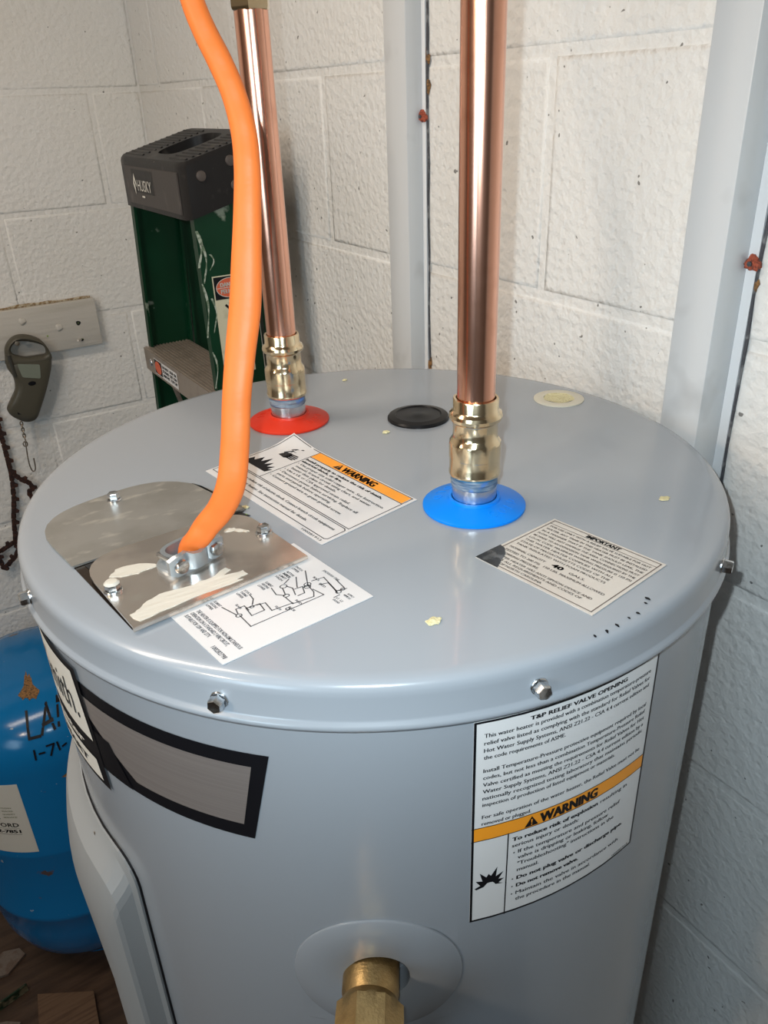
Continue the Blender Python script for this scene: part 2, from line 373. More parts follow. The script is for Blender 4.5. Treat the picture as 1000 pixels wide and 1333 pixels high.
def block_mesh(length, height, axis):
    ln_, ht_ = length, height
    bm = bmesh.new()
    # front face at 0, body going into the wall; rounded front edges
    b = 0.0060; b2 = 0.0005
    prof = [(0, JD+0.001), (0, b*0.75), (b*0.35, b2*0.8), (b, 0)]
    rings = []
    for ins, dep in prof:
        pts = [(-length/2+ins, -height/2+ins), (length/2-ins, -height/2+ins), (length/2-ins, height/2-ins), (-length/2+ins, height/2-ins)]
        if axis == 'x': rings.append([bm.verts.new((dep, p, z)) for p, z in pts])
        else: rings.append([bm.verts.new((p, dep, z)) for p, z in pts])
    for a, c in zip(rings, rings[1:]):
        for k in range(4): bm.faces.new((a[k], a[(k+1) % 4], c[(k+1) % 4], c[k]))
    bm.faces.new(rings[-1])
    bmesh.ops.recalc_face_normals(bm, faces=bm.faces)
    # make sure the front looks into the room
    for f in bm.faces: pass
    me = bpy.data.meshes.new('block'); bm.to_mesh(me); bm.free(); me.materials.append(m_wall)
    for p in me.polygons: p.use_smooth = len(p.vertices) == 4 and abs(p.area) < ln_*ht_*0.5
    return me
_bc = {}
def add_block(parent, axis, a0, a1, z0, z1):
    ln, ht = round(a1-a0, 4), round(z1-z0, 4)
    if ln < 0.02 or ht < 0.02: return
    key = (axis, ln, ht)
    if key not in _bc: _bc[key] = block_mesh(ln, ht, axis)
    o = bpy.data.objects.new('block', _bc[key]); COL.objects.link(o); o.parent = parent
    j = random.uniform(-0.0004, 0.0004)
    if axis == 'x': o.location = (WX+j, (a0+a1)/2, (z0+z1)/2)
    else: o.location = ((a0+a1)/2, WY+j, (z0+z1)/2)
def courses(parent, axis, lim_lo, lim_hi, j_even):
    for k in range(-4, 9):
        zt = min(J0-CH*k-JT/2, CEIL); zb = max(J0-CH*(k+1)+JT/2, 0.0)
        if zt-zb < 0.03: continue
        off = j_even if k % 2 == 0 else j_even+BL/2
        n0 = math.floor((lim_lo-off)/BL)
        for n in range(n0, n0+12):
            a0, a1 = off+n*BL+JT/2, off+(n+1)*BL-JT/2
            a0, a1 = max(a0, lim_lo), min(a1, lim_hi)
            if a1-a0 > 0.03: add_block(parent, axis, a0, a1, zb, zt)
courses(wall_right, 'x', -0.75, WY-0.001, 0.141)
courses(wall_back, 'y', -0.75, WX-0.001, 0.184)

# steel posts fixed to the right wall
def post(name, y0, y1, x_face, yf, zlo, label, screws, rust_spots):
    bm = bmesh.new(); box(bm, (x_face, y0, 0), (WX, y1, CEIL), 0.0015, 2)
    p = obj(name, bm, m_trim, kind='structure', label=label, smooth=True)
    bm = bmesh.new(); box(bm, (WX-0.003, yf, 0), (WX+0.001, y0+0.0005, CEIL))
    obj('flange', bm, m_trimw, p)
    bm = bmesh.new()
    pts = [(WX-0.0012, yf-0.0012+0.0006*math.sin(i*1.7)+random.uniform(-.0005, .0005), zlo+i*0.03) for i in range(int((CEIL-zlo)/0.03))]
    tube(bm, pts, [random.uniform(0.0009, 0.0016) for _ in pts], 6)
    obj('caulk_line', bm, m_caulk, p)
    for (yy, zz, r) in screws:
        bm = bmesh.new(); n = 14
        prof = [(r*1.25, -0.001), (r*1.2, 0.002), (r*0.8, 0.0045), (r*0.45, 0.004), (0, 0.0035)]
        lathe(bm, prof, (WX-0.003, yy, zz), n, (-1, 0, 0), facet=lambda i, a: 1+0.22*math.sin(a*3+i)+0.12*math.sin(a*7+2*i))
        s = obj('rusty_screw', bm, m_rust, p, smooth=False, label='red rusted screw head on the flange')
        bm = bmesh.new(); lathe(bm, [(r*0.42, 0.003), (r*0.42, 0.0052), (0, 0.0055)], (WX-0.003, yy, zz), 6, (-1, 0, 0)); obj('screw_head', bm, m_inkg, s)
    for (yy, zz, r, rz) in rust_spots:
        bm = bmesh.new()
        lathe(bm, [(r, 0), (r*0.8, 0.0015), (r*0.3, 0.0022), (0, 0.0022)], (WX-0.0005, yy, zz), 14, (-1, 0, 0), facet=lambda i, a: 1+0.3*math.sin(a*3+zz*50)+0.15*math.sin(a*8))
        for v in bm.verts: v.co.z = zz+(v.co.z-zz)*rz
        obj('rust_patch', bm, m_brownrust, p)
post('trim_1', 0.330, 0.3705, 0.257, 0.3235, H-0.35, 'grey painted steel post between the two copper pipes', [(0.3275, H+0.208, 0.0048)], [(0.3225, H+0.262, 0.0035, 2.6), (0.321, H+0.236, 0.003, 2.5), (0.3225, H-0.058, 0.0045, 1.9)])
post('trim_2', -0.0745, -0.039, 0.249, -0.0825, H-0.6, 'pale grey painted steel post at the right edge of the picture', [(-0.0795, H+0.113, 0.0046)], [(-0.0835, H+0.098, 0.002, 2.6)])

# lamp that lights the room, and the window behind the photographer
lamp = thing('wall_lamp', (-1.05, -0.30, H+0.50), 'round pale glass pendant lamp hanging from the ceiling', 'lamp')
bm = bmesh.new(); lathe(bm, [(0.012, 0.075), (0.03, 0.07), (0.034, 0.055), (0.012, 0.052)], (-1.05, -0.30, H+0.50), 24); tube(bm, [(-1.05, -0.30, H+0.57), (-1.05, -0.30, CEIL)], 0.004, 8); obj('lamp_holder', bm, m_black, lamp, smooth=True)
tube_l = thing('ceiling_tube_light', (-0.75, 0.35, CEIL), 'long white ceiling light fixture', 'lamp')
bm = bmesh.new(); box(bm, (-1.3, 0.26, CEIL-0.03), (-0.2, 0.44, CEIL), 0.005); obj('housing', bm, m_trimw, tube_l)

bm = bmesh.new()
for (y0, y1, z0, z1) in ((-1.40, -1.34, -.18, .70), (-.56, -.50, -.18, .70), (-1.40, -.50, .64, .70), (-1.40, -.50, -.18, -.12), (-.965, -.935, -.12, .64)): box(bm, (LO_X, y0, H+z0), (LO_X+.03, y1, H+z1), .003, 1)
win = obj('window_1', bm, m_trimw, kind='structure')
bm = bmesh.new(); box(bm, (LO_X+.002, -1.34, H-.12), (LO_X+.008, -.56, H+.64)); obj('pane', bm, m_pane, win)
# ============================================================ WATER HEATER
RB, RL = 0.2286, 0.2335
heater = thing('water_heater', (0, 0, 0), 'large round grey electric water heater with labels on its lid and side', 'water heater')
Z = lambda z: H+z
# body with the opening for the relief valve
VA, VZ, HR = -123.3, -0.2085, 0.0178
bm = bmesh.new()
cyl = cylmap(RB)
def ringpts(rad_deg_r, n=32):
    return [(VA+math.degrees(rad_deg_r*math.cos(2*math.pi*k/n)/RB), Z(VZ)+rad_deg_r*math.sin(2*math.pi*k/n)) for k in range(n)]
# square patch around hole
n = 32; hs = 0.045
def sqpts():
    out = []
    for k in range(n):
        a = 2*math.pi*k/n; c, s = math.cos(a), math.sin(a); m_ = max(abs(c), abs(s))
        out.append((VA+math.degrees(hs*c/m_/RB), Z(VZ)+hs*s/m_))
    return out
inner = [bm.verts.new(cyl(a, z)) for a, z in ringpts(HR)]
inn2 = [bm.verts.new(cyl(a, z, -0.012)) for a, z in ringpts(HR)]
outer = [bm.verts.new(cyl(a, z)) for a, z in sqpts()]
for k in range(n):
    bm.faces.new((inner[k], inner[(k+1) % n], outer[(k+1) % n], outer[k])); bm.faces.new((inn2[k], inn2[(k+1) % n], inner[(k+1) % n], inner[k]))
bm.faces.new(inn2)
# rest of shell
da = math.degrees(hs/RB)
angs = [VA-da+ (2*da)*i/8 for i in range(9)] + [VA+da+(360-2*da)*i/112 for i in range(1, 112)]
zs = [0.03, Z(VZ)-hs, Z(VZ)+hs, Z(-0.012)]
gr = [[bm.verts.new(cyl(a, z)) for a in angs] for z in zs]
for j in range(3):
    for i in range(len(angs)):
        i2 = (i+1) % len(angs)
        if j == 1 and i < 8: continue
        bm.faces.new((gr[j][i], gr[j][i2], gr[j+1][i2], gr[j+1][i]))
bm.faces.new(gr[3])
bmesh.ops.remove_doubles(bm, verts=bm.verts, dist=1e-5)
body = obj('body', bm, m_grey, heater, smooth=True, ang=50)
bm = bmesh.new(); lathe(bm, [(0.20, 0), (0.215, 0), (0.215, 0.03), (0.20, 0.03)], (0, 0, 0), 64); obj('base_ring', bm, m_black, heater, smooth=True)
# lid: flat top, rounded shoulder, skirt with rolled bead
prof = [(0.0, 0.0), (0.222, 0.0), (0.2268, -0.0004), (0.2290, -0.0014), (0.2303, -0.0030), (0.2310, -0.0052), (0.2312, -0.0080), (0.2313, -0.0200), (0.2317, -0.0212), (0.2330, -0.0222), (0.2336, -0.0238), (0.2331, -0.0254), (0.2316, -0.0264), (0.2288, -0.0276), (0.2270, -0.0276)]
bm = bmesh.new(); lathe(bm, [(r, Z(z)) for r, z in prof], (0, 0, 0), 180, close=False)
lid = obj('lid', bm, m_grey, heater, smooth=True, ang=60)
# ring bolts
for a in (-63.4, -102.85, -139.75, -178.5, 143, 104, 66, 27, -25):
    ar = R(a); d = Vector((math.cos(ar), math.sin(ar), 0)); bm = bmesh.new()
    hexbolt(bm, d*0.2309+Vector((0, 0, Z(-0.0145))), d, 0.0040, 0.0062, 0.0046)
    obj('bolt', bm, m_bolt, lid, smooth=True, ang=25)
# chips in the paint on the front shoulder
for (x, y) in [(-.0182, -.2262), (-.0108, -.2266), (-.0035, -.2262), (.0055, -.2254), (.0120, -.225), (.0215, -.2215), (.0253, -.2195)]:
    bm = bmesh.new(); a = math.atan2(y, x); rr = math.hypot(x, y)
    T = Vector((-math.sin(a), math.cos(a), 0)); D = Vector((math.cos(a), math.sin(a), 0)); sz = random.uniform(.5, 1.0)
    pts = [D*(rr+0.0022*sz*math.sin(t)*random.uniform(.5, 1.1))+T*(0.0012*sz*math.cos(t)) for t in [k*math.pi/5 for k in range(10)]]
    vs = []
    for q in pts:
        r_ = math.hypot(q.x, q.y)
        zz = 0 if r_ < .222 else (-0.0004*(r_-.222)/.0048 if r_ < .2268 else -0.0004-0.0010*(r_-.2268)/.0022)
        vs.append(bm.verts.new((q.x, q.y, Z(zz)+0.0004)))
    bm.faces.new(vs); obj('paint_chip', bm, m_ink, lid)

# knockout plug (black) and open foam port (cream)
bm = bmesh.new(); cx, cy = 0.0795, 0.0590
lathe(bm, [(0.0245, 0), (0.0245, 0.0012), (0.0235, 0.0026), (0.0185, 0.0036), (0.0175, 0.0028), (0.006, 0.0028), (0.004, 0.0034), (0, 0.0034)], (cx, cy, Z(0)), 48)
obj('port_plug', bm, m_black, lid, smooth=True, ang=30, label='round black plastic plug in the lid')
bm = bmesh.new(); cx, cy = 0.1968, 0.0235
lathe(bm, [(0.0205, 0), (0.0205, 0.0008), (0.019, 0.0012), (0.0125, 0.0010), (0.0118, -0.003), (0.011, -0.006)], (cx, cy, Z(0)), 40, close=False)
pc = obj('port_cap', bm, m_foamw, lid, smooth=True, ang=30, label='cream plastic port cap in the lid')
bm = bmesh.new(); lathe(bm, [(0.0124, 0.0011), (0.009, 0.0002), (0.005, 0.0006), (0, 0.0003)], (cx, cy, Z(0)), 32, close=False, facet=lambda i, a: 1+0.04*math.sin(a*5)); obj('foam_fill', bm, m_foam, pc, smooth=True)

# water nipples with coloured washers
def nipple(x, y, mw, lab):
    bm = bmesh.new()
    lathe(bm, [(0.0318, 0.0003), (0.0318, 0.0016), (0.0308, 0.0022), (0.0165, 0.0058), (0.0160, 0.0072), (0.0141, 0.0072), (0.0141, 0.0)], (x, y, Z(0)), 64)
    wsh = obj('washer', bm, mw, heater, smooth=True, ang=35, label=lab)
    bm = bmesh.new(); lathe(bm, [(0.0136, -0.01), (0.0136, 0.0165), (0.0134, 0.0165), (0.0134, 0.030), (0, 0.030)], (x, y, Z(0)), 40)
    obj('pipe_nipple', bm, m_zinc, heater, smooth=True, ang=35)
    bm = bmesh.new(); lathe(bm, [(0.0138, 0.0150), (0.0143, 0.0160), (0.0138, 0.0175), (0.0144, 0.019), (0.0138, 0.0205), (0.0143, 0.022), (0.0136, 0.0245)], (x, y, Z(0)), 40, facet=lambda i, a: 1+0.02*math.sin(a*3+i*2))
    obj('thread_sealant', bm, m_tape, heater, smooth=True, label='blue thread sealant smeared on the nipple')
    return wsh
PA, PB = (-0.0057, 0.1171), (0.0200, -0.0870)
w_hot = nipple(*PA, m_red, 'red plastic hot water washer')
w_cold = nipple(*PB, m_blue, 'bright blue plastic cold water washer')
# raised lettering on the washers
def washer_text(ws, c, s, a0, m_, rr=0.0225):
    bm = bmesh.new(); step = 19
    for i, ch in enumerate(s):
        a = R(a0+step*i)
        rad = Vector((math.cos(a), math.sin(a), 0)); tan = Vector((-math.sin(a), math.cos(a), 0)); ctr = Vector((*c, 0))
        def fn(u, v, d):
            q = rad*(rr-v)*1.0+tan*u; r_ = q.length
            return ctr+Vector((q.x, q.y, Z(0.0022+(0.0308-r_)/(0.0308-0.0165)*0.0036)+d))
        def fno(u, v, d):
            q = rad*(rr+v)+tan*u; r_ = q.length
            return ctr+Vector((q.x, q.y, Z(0.0022+(0.0308-r_)/(0.0308-0.0165)*0.0036)+d))
        vs, fs = glyphs(ch, False); x0 = min(p[0] for p in vs); x1 = max(p[0] for p in vs); k = 0.0060/0.729
        nv = [bm.verts.new(fno((x-(x0+x1)/2)*k*.85, 0.003-y*k, 0.00025)) for x, y in vs]
        nb = None
        for f in fs:
            bm.faces.new([nv[j] for j in f])
    ext = bmesh.ops.extrude_face_region(bm, geom=list(bm.faces))
    for g in ext['geom']:
        if isinstance(g, bmesh.types.BMVert): g.co.z -= 0.0004
    obj('raised_lettering', bm, m_, ws)
washer_text(w_cold, PB, 'COLD', -100, m_blue_e)
washer_text(w_cold, PB, 'COLD', 80, m_blue_e)
washer_text(w_hot, PA, 'HOT', -70, m_red)
washer_text(w_hot, PA, 'HOT', 110, m_red)

# --- electrical access plates
# dark box opening and tray under the plates
bm = bmesh.new(); slab(bm, [(-.2066, -.0160), (-.1970, -.0960), (-.1010, -.0850), (-.1060, -.0110), (-.1500, -.0100)], Z(0.0001), Z(0.0005))
tray = obj('junction_box', bm, m_inside, heater)
bm = bmesh.new(); slab(bm, [(-.2010, -.0178), (-.1985, -.0300), (-.1520, -.0235), (-.1000, -.0175), (-.1030, -.0105), (-.1500, -.0140)], Z(0.0006), Z(0.0009)); obj('wiring_opening', bm, m_gap, tray)
def rounded_outline(pts, rads, n=7):
    out = []; N_ = len(pts)
    for i, (p, r) in enumerate(zip(pts, rads)):
        p = Vector(p); a = (Vector(pts[i-1])-p); b = (Vector(pts[(i+1) % N_])-p)
        if r <= 0: out.append(tuple(p)); continue
        A, B = p+a.normalized()*r, p+b.normalized()*r
        for k in range(n+1):
            t = k/n; q = A*(1-t)**2+p*2*t*(1-t)+B*t*t; out.append((q.x, q.y))
    return out
o1 = rounded_outline([(-.2072, -.0172), (-.2170, .0550), (-.1250, .0720), (-.1010, .0200), (-.1000, -.0090)], [0, .040, .036, .03, 0])
bm = bmesh.new(); slab(bm, o1, Z(0.0009), Z(0.0021)); pl1 = obj('access_plate', bm, m_galv, heater, label='dull galvanised access plate with rounded corners')
o2 = rounded_outline([(-.1972, -.0981), (-.2045, -.0160), (-.1040, -.0120), (-.0965, -.0861)], [0, .028, .020, 0])
bm = bmesh.new(); slab(bm, o2, Z(0.0026), Z(0.0038)); pl2 = obj('access_plate', bm, m_mirror, heater, label='shiny access plate smeared with white compound')
bm = bmesh.new(); slab(bm, [(-.1975, -.0984), (-.0962, -.0864), (-.0962, -.0850), (-.1975, -.0970)], Z(0.0016), Z(0.0034)); obj('folded_edge', bm, m_mirror, pl2)
# white compound smears
for pts in ([(-.1955, -.0864), (-.1900, -.0835), (-.1850, -.0787), (-.1740, -.0761), (-.1601, -.0780), (-.1489, -.0768), (-.1389, -.0715), (-.1371, -.0748), (-.1426, -.0794), (-.1316, -.0807), (-.1319, -.0853), (-.1420, -.0862), (-.1361, -.0885), (-.1557, -.0884), (-.1753, -.0916), (-.1930, -.0945)],
            [(-.1937, -.0445), (-.1891, -.0383), (-.1797, -.0381), (-.1694, -.0435), (-.1687, -.0480), (-.1777, -.0494), (-.1858, -.0484)],
            [(-.1240, -.0330), (-.1200, -.0310), (-.1160, -.0330), (-.1110, -.0400), (-.1125, -.0420), (-.1180, -.0360)]):
    bm = bmesh.new(); out = []
    for i in range(len(pts)):
        a, b = Vector(pts[i]), Vector(pts[(i+1) % len(pts)])
        for k in range(3):
            q = a.lerp(b, k/3); out.append((q.x+random.uniform(-.0008, .0008), q.y+random.uniform(-.0008, .0008)))
    slab(bm, out, Z(0.0038), Z(0.0041)); obj('compound_smear', bm, m_compound, pl2)
def plate_screw(x, y, z, parent, tan_=None):
    bm = bmesh.new(); hexbolt(bm, (x, y, Z(z)), (0, 0, 1), 0.0039, 0.0052, 0.0050); obj('hex_screw', bm, tan_ or m_bolt, parent, smooth=True, ang=25)
plate_screw(-.1641, .0529, .0021, pl1); plate_screw(-.1990+.003, -.0591, .0038, pl2); plate_screw(-.1050, -.0485, .0038, pl2)
bm = bmesh.new(); lathe(bm, [(0.0042, 0.0050), (0.0030, 0.0062), (0, 0.0064)], (-.1960, -.0591, Z(.0038)), 12); obj('dried_paint', bm, m_compound, pl2, smooth=True)

# cable clamp on the shiny plate
clamp = None
CX, CY = -.1535, -.0525
ax = Vector((0.955, 0.30, 0)).normalized(); ay = Vector((-0.30, 0.955, 0)).normalized()
def CL(u, v, z): return Vector((CX, CY, Z(0.0038)))+ax*u+ay*v+Vector((0, 0, z))
bm = bmesh.new()
def oval(hu, hv, z, n=28, sq=0.0):
    return [CL(hu*math.copysign(abs(math.cos(t))**0.7, math.cos(t)), hv*math.copysign(abs(math.sin(t))**0.8, math.sin(t)), z) for t in [2*math.pi*k/n for k in range(n)]]
def loft(bm, rings, close0=False, close1=False):
    R_ = [[bm.verts.new(p) for p in r] for r in rings]; n = len(R_[0])
    for a, b in zip(R_, R_[1:]):
        for k in range(n): bm.faces.new((a[k], a[(k+1) % n], b[(k+1) % n], b[k]))
    if close0: bm.faces.new(list(reversed(R_[0])))
    if close1: bm.faces.new(R_[-1])
loft(bm, [oval(.0165, .0115, 0), oval(.0168, .0118, .002), oval(.0160, .0110, .003), oval(.0125, .0090, .0035), oval(.0120, .0085, .008), oval(.0135, .0092, .010), oval(.0110, .0068, .010), oval(.0105, .0064, .001)])
clamp = obj('cable_clamp', bm, m_zincc, heater, smooth=True, ang=35, label='zinc cable clamp holding the orange cable')
bm = bmesh.new()   # front strap, arched, with two ears
prof_ = [(-.0180, -.0085, .0), (-.0150, -.0100, 0), (-.0100, -.0105, 0), (-.0070, -.0085, 0), (-.0040, -.0112, 0), (0, -.0120, 0), (.0040, -.0112, 0), (.0070, -.0085, 0), (.0100, -.0105, 0), (.0150, -.0100, 0), (.0180, -.0085, 0)]
hts = [(.0025, .0115), (.0010, .0135), (.0008, .0140), (.0012, .0132), (.0014, .0118), (.0014, .0112), (.0014, .0118), (.0012, .0132), (.0008, .0140), (.0010, .0135), (.0025, .0115)]
rg = []
for (u, v, _), (z0, z1) in zip(prof_, hts):
    rg.append([CL(u, v, z0), CL(u, v-.0022, z0+.0005), CL(u, v-.0024, z1-.0005), CL(u, v, z1)])
loft(bm, rg, True, True)
obj('clamp_strap', bm, m_zincc, clamp, smooth=True, ang=50)
for u in (-.0118, .0118):
    bm = bmesh.new(); c0 = CL(u, -.0120, .0070)
    lathe(bm, [(0.0043, 0), (0.0043, .0012), (0.0036, .0024), (0.0022, .0030), (0, .0028)], c0, 20, -ay)
    for k in range(2):
        d1 = ax if k else Vector((0, 0, 1)); d2 = Vector((0, 0, 1)) if k else ax
        q = c0-ay*.00305; vs = [bm.verts.new(q+d1*.0022*s1+d2*.0004*s2) for s1, s2 in ((-1, -1), (1, -1), (1, 1), (-1, 1))]; bm.faces.new(vs)
    lathe(bm, [(.0017, -.020), (.0017, 0)], c0, 10, -ay)
    obj('clamp_screw', bm, m_bolt, clamp, smooth=True, ang=30)

# --- label: electrical warning
LT = 0.00045
def curl(s, t): return 0.0045*max(0, 1-(s/.22+t/.30))**1.2
fa = quadmap((-.0205, .0790), (-.0048, -.0607), (-.0815, -.0754), (-.0976, .0636), Z(0.0002), .143, .080, curl)
def sheet(name, fn, w_, h_, m_, nu, nv, label, rad=.003):
    bm = bmesh.new(); grid_sheet(bm, fn, 0, w_, 0, h_, nu, nv, LT); return obj(name, bm, m_, heater, smooth=True, ang=30, label=label)
la = sheet('warning_label', fa, .143, .080, m_paper, 24, 14, 'white electrical warning label with orange stripe, corner curled up')
D = LT+0.00012; D2 = D+0.00010
bm = bmesh.new(); stroke(bm, [(.0020, .0015), (.1405, .0015), (.1405, .0570), (.0020, .0570), (.0020, .0015)], fa, .0006, D); stroke(bm, [(.0370, .0115), (.1405, .0115)], fa, .0006, D); stroke(bm, [(.0370, .0015), (.0370, .0570)], fa, .0006, D)
stroke(bm, [(.0020, .0585), (.1385, .0585), (.1405, .0600), (.1405, .0735), (.1385, .0750), (.0020, .0750), (.0020, .0585)], fa, .0006, D)
obj('border_lines', bm, m_ink, la)
bm = bmesh.new(); 
for i in range(10): poly(bm, [(.0375+.0102*i, .0020), (.0375+.0102*(i+1), .0020), (.0375+.0102*(i+1), .0110), (.0375+.0102*i, .0110)], fa, D)
obj('orange_stripe', bm, m_labor, la)
bm = bmesh.new(); warn_tri(bm, fa, .0630, .0100, .0080, D2); text(bm, 'WARNING', fa, .0718, .0098, .0066, .0360, True, d=D2)
cap = .0025
t = text(bm, 'Install properly to reduce the risk of death,', fa, .0385, .0168, cap, .0870, True, d=D); text(bm, 'electrical shock, or fire.', fa, .0385, .0208, cap, .0480, True, d=D)
rows = [('Use proper size solid copper wire. See Instruction', .0250, .0930), ('manual, branch circuit sizing chart, and water', .0290, .0850), ('heater data plate for details.', .0330, .0530), ('Use a UL or CSA approved strain relief.', .0372, .0730), ('Disconnect power before servicing. Replace all', .0414, .0860), ('parts and panels before operating.', .0454, .0630), ('Connect ground wire to green ground screw.', .0498, .0800)]
for i, (s, v, wd) in enumerate(rows):
    text(bm, s, fa, .0425, v, cap, wd, False, d=D)
    if i in (0, 3, 4, 6): poly(bm, circ_pts(.0397, v-.001, .0005, 8)[:-1], fa, D)
text(bm, 'Ground heater to reduce risk of electric shock. Connect branch circuit equipment', fa, .0050, .0650, cap, .1300, False, d=D)
text(bm, 'ground wire to water heater. See instruction manual for details.', fa, .0050, .0705, cap, .1080, False, d=D)
text(bm, '100281913', fa, .1390, .0785, .0019, .0200, False, d=D, align='r')
obj('lettering', bm, m_ink, la)
bm = bmesh.new(); bang(bm, fa, .0630, .0100, .0080, D2+.0001); obj('exclamation_mark', bm, m_labor, la)
# pictograms: a flame, and a hand touching a live wire
bm = bmesh.new()
poly(bm, [(.0040, .0500), (.0330, .0500), (.0345, .0440), (.0310, .0460), (.0320, .0400), (.0270, .0440), (.0260, .0370), (.0220, .0430), (.0190, .0330), (.0160, .0420), (.0120, .0360), (.0100, .0440), (.0060, .0410)], fa, D)
obj('flame_pictogram', bm, m_ink, la)
bm = bmesh.new()
poly(bm, [(.0150, .0255), (.0170, .0190), (.0230, .0180), (.0255, .0200), (.0255, .0245), (.0230, .0265)], fa, D)
for i, (x, y) in enumerate([(.0305, .0185), (.0320, .0205), (.0322, .0225), (.0312, .0245)]): stroke(bm, [(.0235, .0192+i*.0018), (x, y)], fa, .0014, D)
stroke(bm, [(.0160, .0200), (.0190, .0150)], fa, .0016, D); stroke(bm, [(.0150, .0150), (.0200, .0105), (.0240, .0085)], fa, .0014, D)
for k in range(5): stroke(bm, [(.0195, .0150), (.0195+.004*math.cos(k*1.2), .0150+.004*math.sin(k*1.2))], fa, .0005, D)
obj('hand_pictogram', bm, m_ink, la)

# --- label: wiring diagram
fb = quadmap((-.0939, -.0644), (-.0857, -.1380), (-.1713, -.1455), (-.1808, -.0721), Z(0.0002), 1, 1)
lb = sheet('wiring_diagram_label', fb, 1, 1, m_paper, 8, 8, 'plain white wiring diagram label tucked under the shiny plate')
diag = [[(0.603, 0.699), (0.762, 0.708), (0.762, 0.211), (0.652, 0.226)], [(0.554, 0.634), (0.567, 0.549), (0.656, 0.563), (0.656, 0.648), (0.554, 0.634)], [(0.575, 0.698), (0.518, 0.683), (0.52, 0.629), (0.586, 0.631)], [(0.568, 0.568), (0.582, 0.519), (0.692, 0.533), (0.707, 0.398)], [(0.436, 0.734), (0.577, 0.711)], [(0.421, 0.542), (0.487, 0.552), (0.543, 0.586)], [(0.449, 0.407), (0.542, 0.424), (0.591, 0.392)], [(0.615, 0.399), (0.716, 0.403), (0.735, 0.267), (0.686, 0.239), (0.576, 0.222)], [(0.44, 0.226), (0.559, 0.285)], [(0.409, 0.141), (0.579, 0.22)], [(0.427, 0.271), (0.458, 0.321)], [(0.557, 0.178), (0.572, 0.099), (0.783, 0.131)], [(0.632, 0.168), (0.655, 0.114), (0.806, 0.138)], [(0.778, 0.135), (0.8, 0.068)], [(0.649, 0.057), (0.778, 0.074)], [(0.834, 0.142), (0.837, 0.183)], [(0.855, 0.121), (0.89, 0.117)], [(0.501, 0.357), (0.585, 0.383)], [(0.502, 0.325), (0.548, 0.311), (0.631, 0.338)], [(0.654, 0.331), (0.654, 0.286), (0.585, 0.26), (0.595, 0.22)], [(0.567, 0.309), (0.575, 0.254)]]
bm = bmesh.new()
for l in diag: stroke(bm, l, fb, .0075, D)
for (x, y, r) in [(.485, .342, .022), (.599, .703, .018), (.600, .384, .018), (.575, .220, .022), (.600, .235, .02), (.565, .600, .012), (.745, .455, .012), (.800, .128, .017), (.790, .090, .014)]: stroke(bm, circ_pts(x, y, r, 12), fb, .006, D)
obj('circuit_lines', bm, m_inkg, lb)
bm = bmesh.new()
for (u, v, ls) in [(.335, .775, ['UPPER', 'HEATING', 'ELEMENT']), (.345, .580, ['UPPER', 'THERMO', 'STAT']), (.352, .435, ['LOWER', 'HEATING', 'ELEMENT']), (.330, .300, ['HIGH', 'LIMIT', 'SWITCH']), (.330, .245, ['RESET', 'BUTTON']), (.310, .170, ['UPPER', 'SWITCH'])]:
    for i, s in enumerate(ls): text(bm, s, fb, u, v-.026*i+.02, .018, .085, True, d=D)
text(bm, 'JUNCTION BOX  COVER', fb, .49, .060, .018, .19, True, d=D)
for s, u, v in [('GROUND', .85, .205), ('L1  L2', .85, .180), ('TO FUSE BOX', .86, .130), ('SUPPLY', .86, .105), ('BLACK', .47, .665), ('YELLOW', .66, .500), ('BLUE', .730, .445), ('RED', .69, .375), ('BLACK', .520, .150), ('RED', .62, .165)]:
    text(bm, s, fb, u, v, .016, .07, True, d=D)
text(bm, 'THE HEATER IS EQUIPPED FOR NON-SIMULTANEOUS', fb, .36, .868, .026, .575, True, d=D)
text(bm, 'OPERATION ON A STANDARD 2 WIRE CIRCUIT,', fb, .36, .905, .026, .49, True, d=D)
text(bm, 'SUITABLE FOR 120V AND 277V.', fb, .36, .942, .026, .33, True, d=D)
text(bm, '100282798', fb, .795, .975, .028, .165, True, d=D)
obj('lettering', bm, m_inkg, lb)

# --- label: silver capacity label
fc = quadmap((.0466, -.1305), (.0581, -.2038), (-.0079, -.2143), (-.0192, -.1379), Z(0.0002), .0745, .0670)
lc = sheet('capacity_label', fc, .0745, .0670, m_silver, 8, 8, 'silver foil capacity label reading IMPORTANT with a dark stained corner')
bm = bmesh.new(); stroke(bm, [(.002, .002), (.0725, .002), (.0725, .065), (.002, .065), (.002, .002)], fc, .0006, D); stroke(bm, [(.002, .0062), (.0725, .0062)], fc, .0004, D)
rows = ['FOR USE ONLY WITH A RELIEF VALVE SUITABLE FOR HOT', 'WATER. ANY TANK IN THIS HEATER MUST BE INSTALLED', 'IN A MANNER THAT IF THE TANK SHOULD LEAK, THE', 'FLOW WILL NOT DAMAGE THE AREA. CONNECTIONS MUST', 'BE MADE TO AN EXPANSION TANK WHEN REQUIRED BY THE', 'LOCAL CODE. MAXIMUM WORKING PRESSURE IS 150 PSI', 'THIS WATER HEATER COMPLIES WITH ALL', 'STATE OF MASSACHUSETTS CODES OF THE', 'TANK INSULATED WITH FOAM PRODUCTS']
v = .0098
for i, s in enumerate(rows):
    text(bm, s, fc, .0045, v, .0019, .066 if i < 6 else .058, False, d=D); v += .0037
text(bm, 'NOMINAL CAPACITY', fc, .0045, .0447, .0020, .024, False, d=D); text(bm, 'GALS.', fc, .0440, .0447, .0020, .010, False, d=D)
